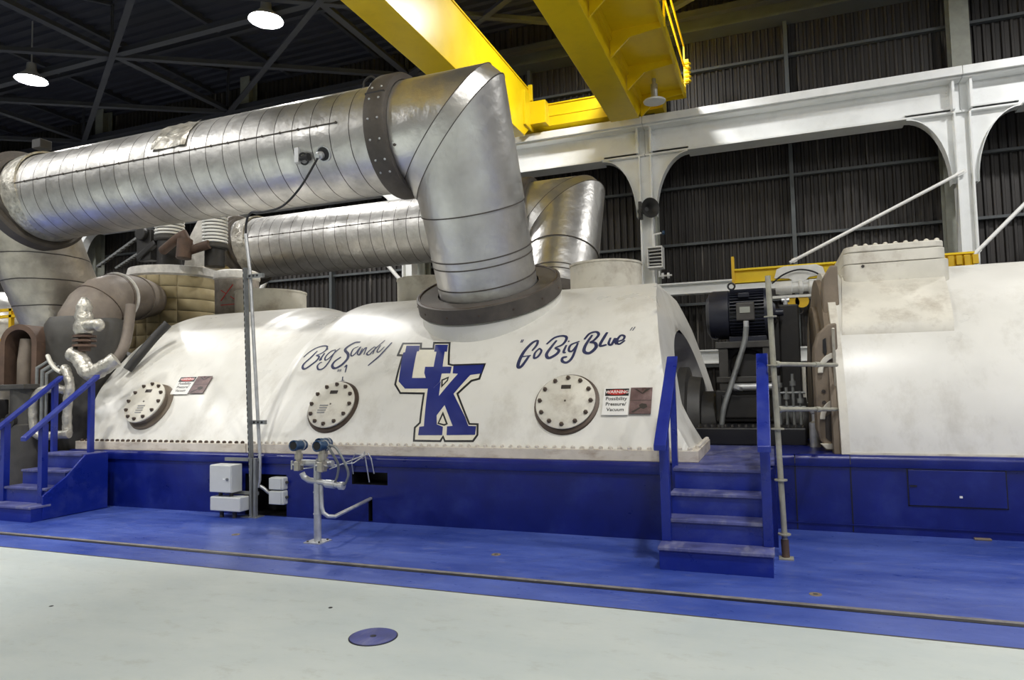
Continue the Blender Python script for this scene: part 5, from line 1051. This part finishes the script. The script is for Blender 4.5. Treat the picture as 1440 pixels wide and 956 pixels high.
# foil-wrapped pipes
F_ = M['foil']
def wrapped(pts, r_, name, label, k=5):
    q = smoothpts(pts, k); rs = [r_ * .82 * (1 + .16 * (random.random() - .5)) for _ in q]
    mb = MB(); mb.tube(q, rs, 16); return tag(mb.build(name, F_, smooth=50), label, 'pipe')
wv = thing('wrapped_valve', 'white foil-wrapped valve hanging on front of the brown steam chest', 'valve', (-10.87, 8.15, 2.3))
mb = MB(); q = [Vector((-10.9 + .01 * (i % 3), 8.15, 3.12 - i * .075)) for i in range(9)]; mb.tube(q, [.04, .09, .12, .11, .14, .12, .14, .15, .12], 18); mb.build('body', F_, wv, smooth=50)
mb = MB(); mb.tube([(-10.85, 8.15, 2.66), (-10.66, 8.12, 2.66), (-10.48, 8.1, 2.65), (-10.42, 8.1, 2.65)], [.10, .09, .10, .04], 16); mb.build('branch', F_, wv, smooth=50)
mb = MB(); 
for zz in (2.47, 2.40, 2.32): mb.lathe((-10.87, 8.15, zz), (0, 0, 1), [(0, .08), (0, .17), (.035, .17), (.035, .08)], 20)
mb.cyl((-10.87, 8.15, 2.25), (-10.87, 8.15, 2.5), .09, n=16); mb.build('flange', M['rust'], wv)
wrapped([(-11.1, 8.1, 2.22), (-10.95, 8.12, 2.15), (-10.78, 8.12, 1.95), (-10.62, 8.1, 1.88), (-10.42, 8.15, 1.98), (-10.28, 8.25, 2.1)], .15, 'wrapped_elbow', 'foil-wrapped pipe elbow bending up to the dome of the left casing')
wrapped([(-11.25, 8.1, 2.0), (-11.12, 8.06, 1.88), (-11.05, 8.05, 1.7), (-11.08, 8.05, 1.5), (-11.1, 8.05, 1.2), (-11.08, 8.05, .93)], .085, 'wrapped_pipe', 'foil-wrapped pipe standing straight behind left handrail')
wrapped([(-11.08, 8.02, 1.62), (-11.3, 7.98, 1.66), (-11.6, 7.96, 1.62), (-11.74, 7.95, 1.45), (-11.74, 7.95, 1.15), (-11.70, 7.95, .98), (-11.55, 7.95, .90), (-11.2, 7.98, .92), (-11.0, 8.02, .93)], .082, 'wrapped_pipe', 'foil-wrapped pipe loop behind the left stair handrails')
mb = MB(); mb.tube(smoothpts([(-11.0, 9.1, 3.1), (-10.95, 9.0, 2.6), (-10.85, 8.8, 2.25), (-10.95, 8.6, 1.95)]), .085, 14); tag(mb.build('drain_pipe', M['brownpipe'], smooth=50), 'brown drain pipe curving down below the horizontal elbow', 'pipe')
mb = MB(); mb.tube(smoothpts([(-10.35, 9.3, 2.75), (-10.5, 9.15, 2.5), (-10.6, 8.95, 2.2), (-10.7, 8.8, 1.95)]), .075, 14); tag(mb.build('drain_pipe', M['dark'], smooth=50), 'dark drain pipe hugging the left casing dome', 'pipe')
mb = MB(); mb.tube(smoothpts([(-11.65, 8.1, 2.2), (-11.5, 8.05, 2.08), (-11.35, 8.02, 1.98), (-11.22, 8.02, 1.92)]), .035, 10); tag(mb.build('impulse_pipe', M['pipewhite'], smooth=50), 'pale slanting pipe from the rusty duct to the foil-wrapped pipe', 'pipe')
MB.XF = None
# yellow guard rail and silver vessel at the far left
yr = thing('guard_rail', 'yellow guard railing at the far left edge', 'railing', (-12.9, 8.3, 0))
for xx in (-13.9, -13.35, -12.95, -12.6):
    mb = MB(); mb.box(xx - .035, xx + .035, 8.27, 8.33, 1.65, 3.05 if xx > -12.7 else 3.12); mb.build('post', M['yellow2'], yr)
for z in (3.1, 2.98, 2.55):
    mb = MB(); mb.box(-14.3, -12.5, 8.27, 8.33, z - .025, z + .025); mb.build('rail', M['yellow2'], yr)
mb = MB(); mb.box(-14.3, -12.62, 8.29, 8.32, 1.95, 2.2); mb.build('toe_board', M['yellow2'], yr)
mb = MB(); mb.box(-14.3, -12.6, 8.2, 9.2, 1.62, 1.68); mb.build('deck', M['dark2'], yr)
for xx, yy in ((-14.2, 8.3), (-12.65, 8.3)):
    mb = MB(); mb.box(xx - .04, xx + .04, yy - .04, yy + .04, 0, 1.62); mb.build('leg', M['dark2'], yr)
ves = thing('silver_vessel', 'silver domed vessel behind the yellow railing', 'vessel', (-16.4, 10.4, 0))
mb = MB(); mb.lathe((-16.5, 10.4, 0), (0, 0, 1), [(0, 1.0), (3.1, 1.0), (3.1, 1.015), (3.14, 1.015), (3.14, 1.0)] + [(3.14 + .75 * sin(rad(a)), 1.0 * cos(rad(a))) for a in range(10, 91, 10)], 48); mb.build('shell', M['jacket_plain'], ves, smooth=40)
mb = MB(); mb.box(-13.9, -13.1, 7.6, 8.1, .0, 1.55); tag(mb.build('cabinet', M['lampbody'], bevel=.02), 'pale grey cabinet at left edge behind the upper handrail', 'cabinet')
yp = thing('floor_guard', 'small yellow guard frame low behind the left steps', 'railing', (-11.4, 7.6, 0))
for xx in (-11.75, -11.35):
    mb = MB(); mb.box(xx - .025, xx + .025, 7.38, 7.43, 0, .72); mb.build('post', M['yellow2'], yp)
for z in (.55, .7):
    mb = MB(); mb.box(-11.95, -11.2, 7.38, 7.43, z - .02, z + .02); mb.build('rail', M['yellow2'], yp)

# ------------------------------------------------------------------ light and view
w = bpy.data.worlds.new('world'); sc.world = w; w.use_nodes = True
bg = w.node_tree.nodes['Background']; bg.inputs[0].default_value = (.8, .86, 1, 1); bg.inputs[1].default_value = .03
vs_ = sc.view_settings; sc.display_settings.display_device = 'sRGB'; vs_.view_transform = 'Standard'; vs_.look = 'None'; vs_.gamma = 1; vs_.exposure = 0.0; vs_.use_curve_mapping = False
sc.cycles.max_bounces = 8; sc.cycles.diffuse_bounces = 4; sc.cycles.glossy_bounces = 4; sc.cycles.sample_clamp_indirect = 6; sc.cycles.use_denoising = True
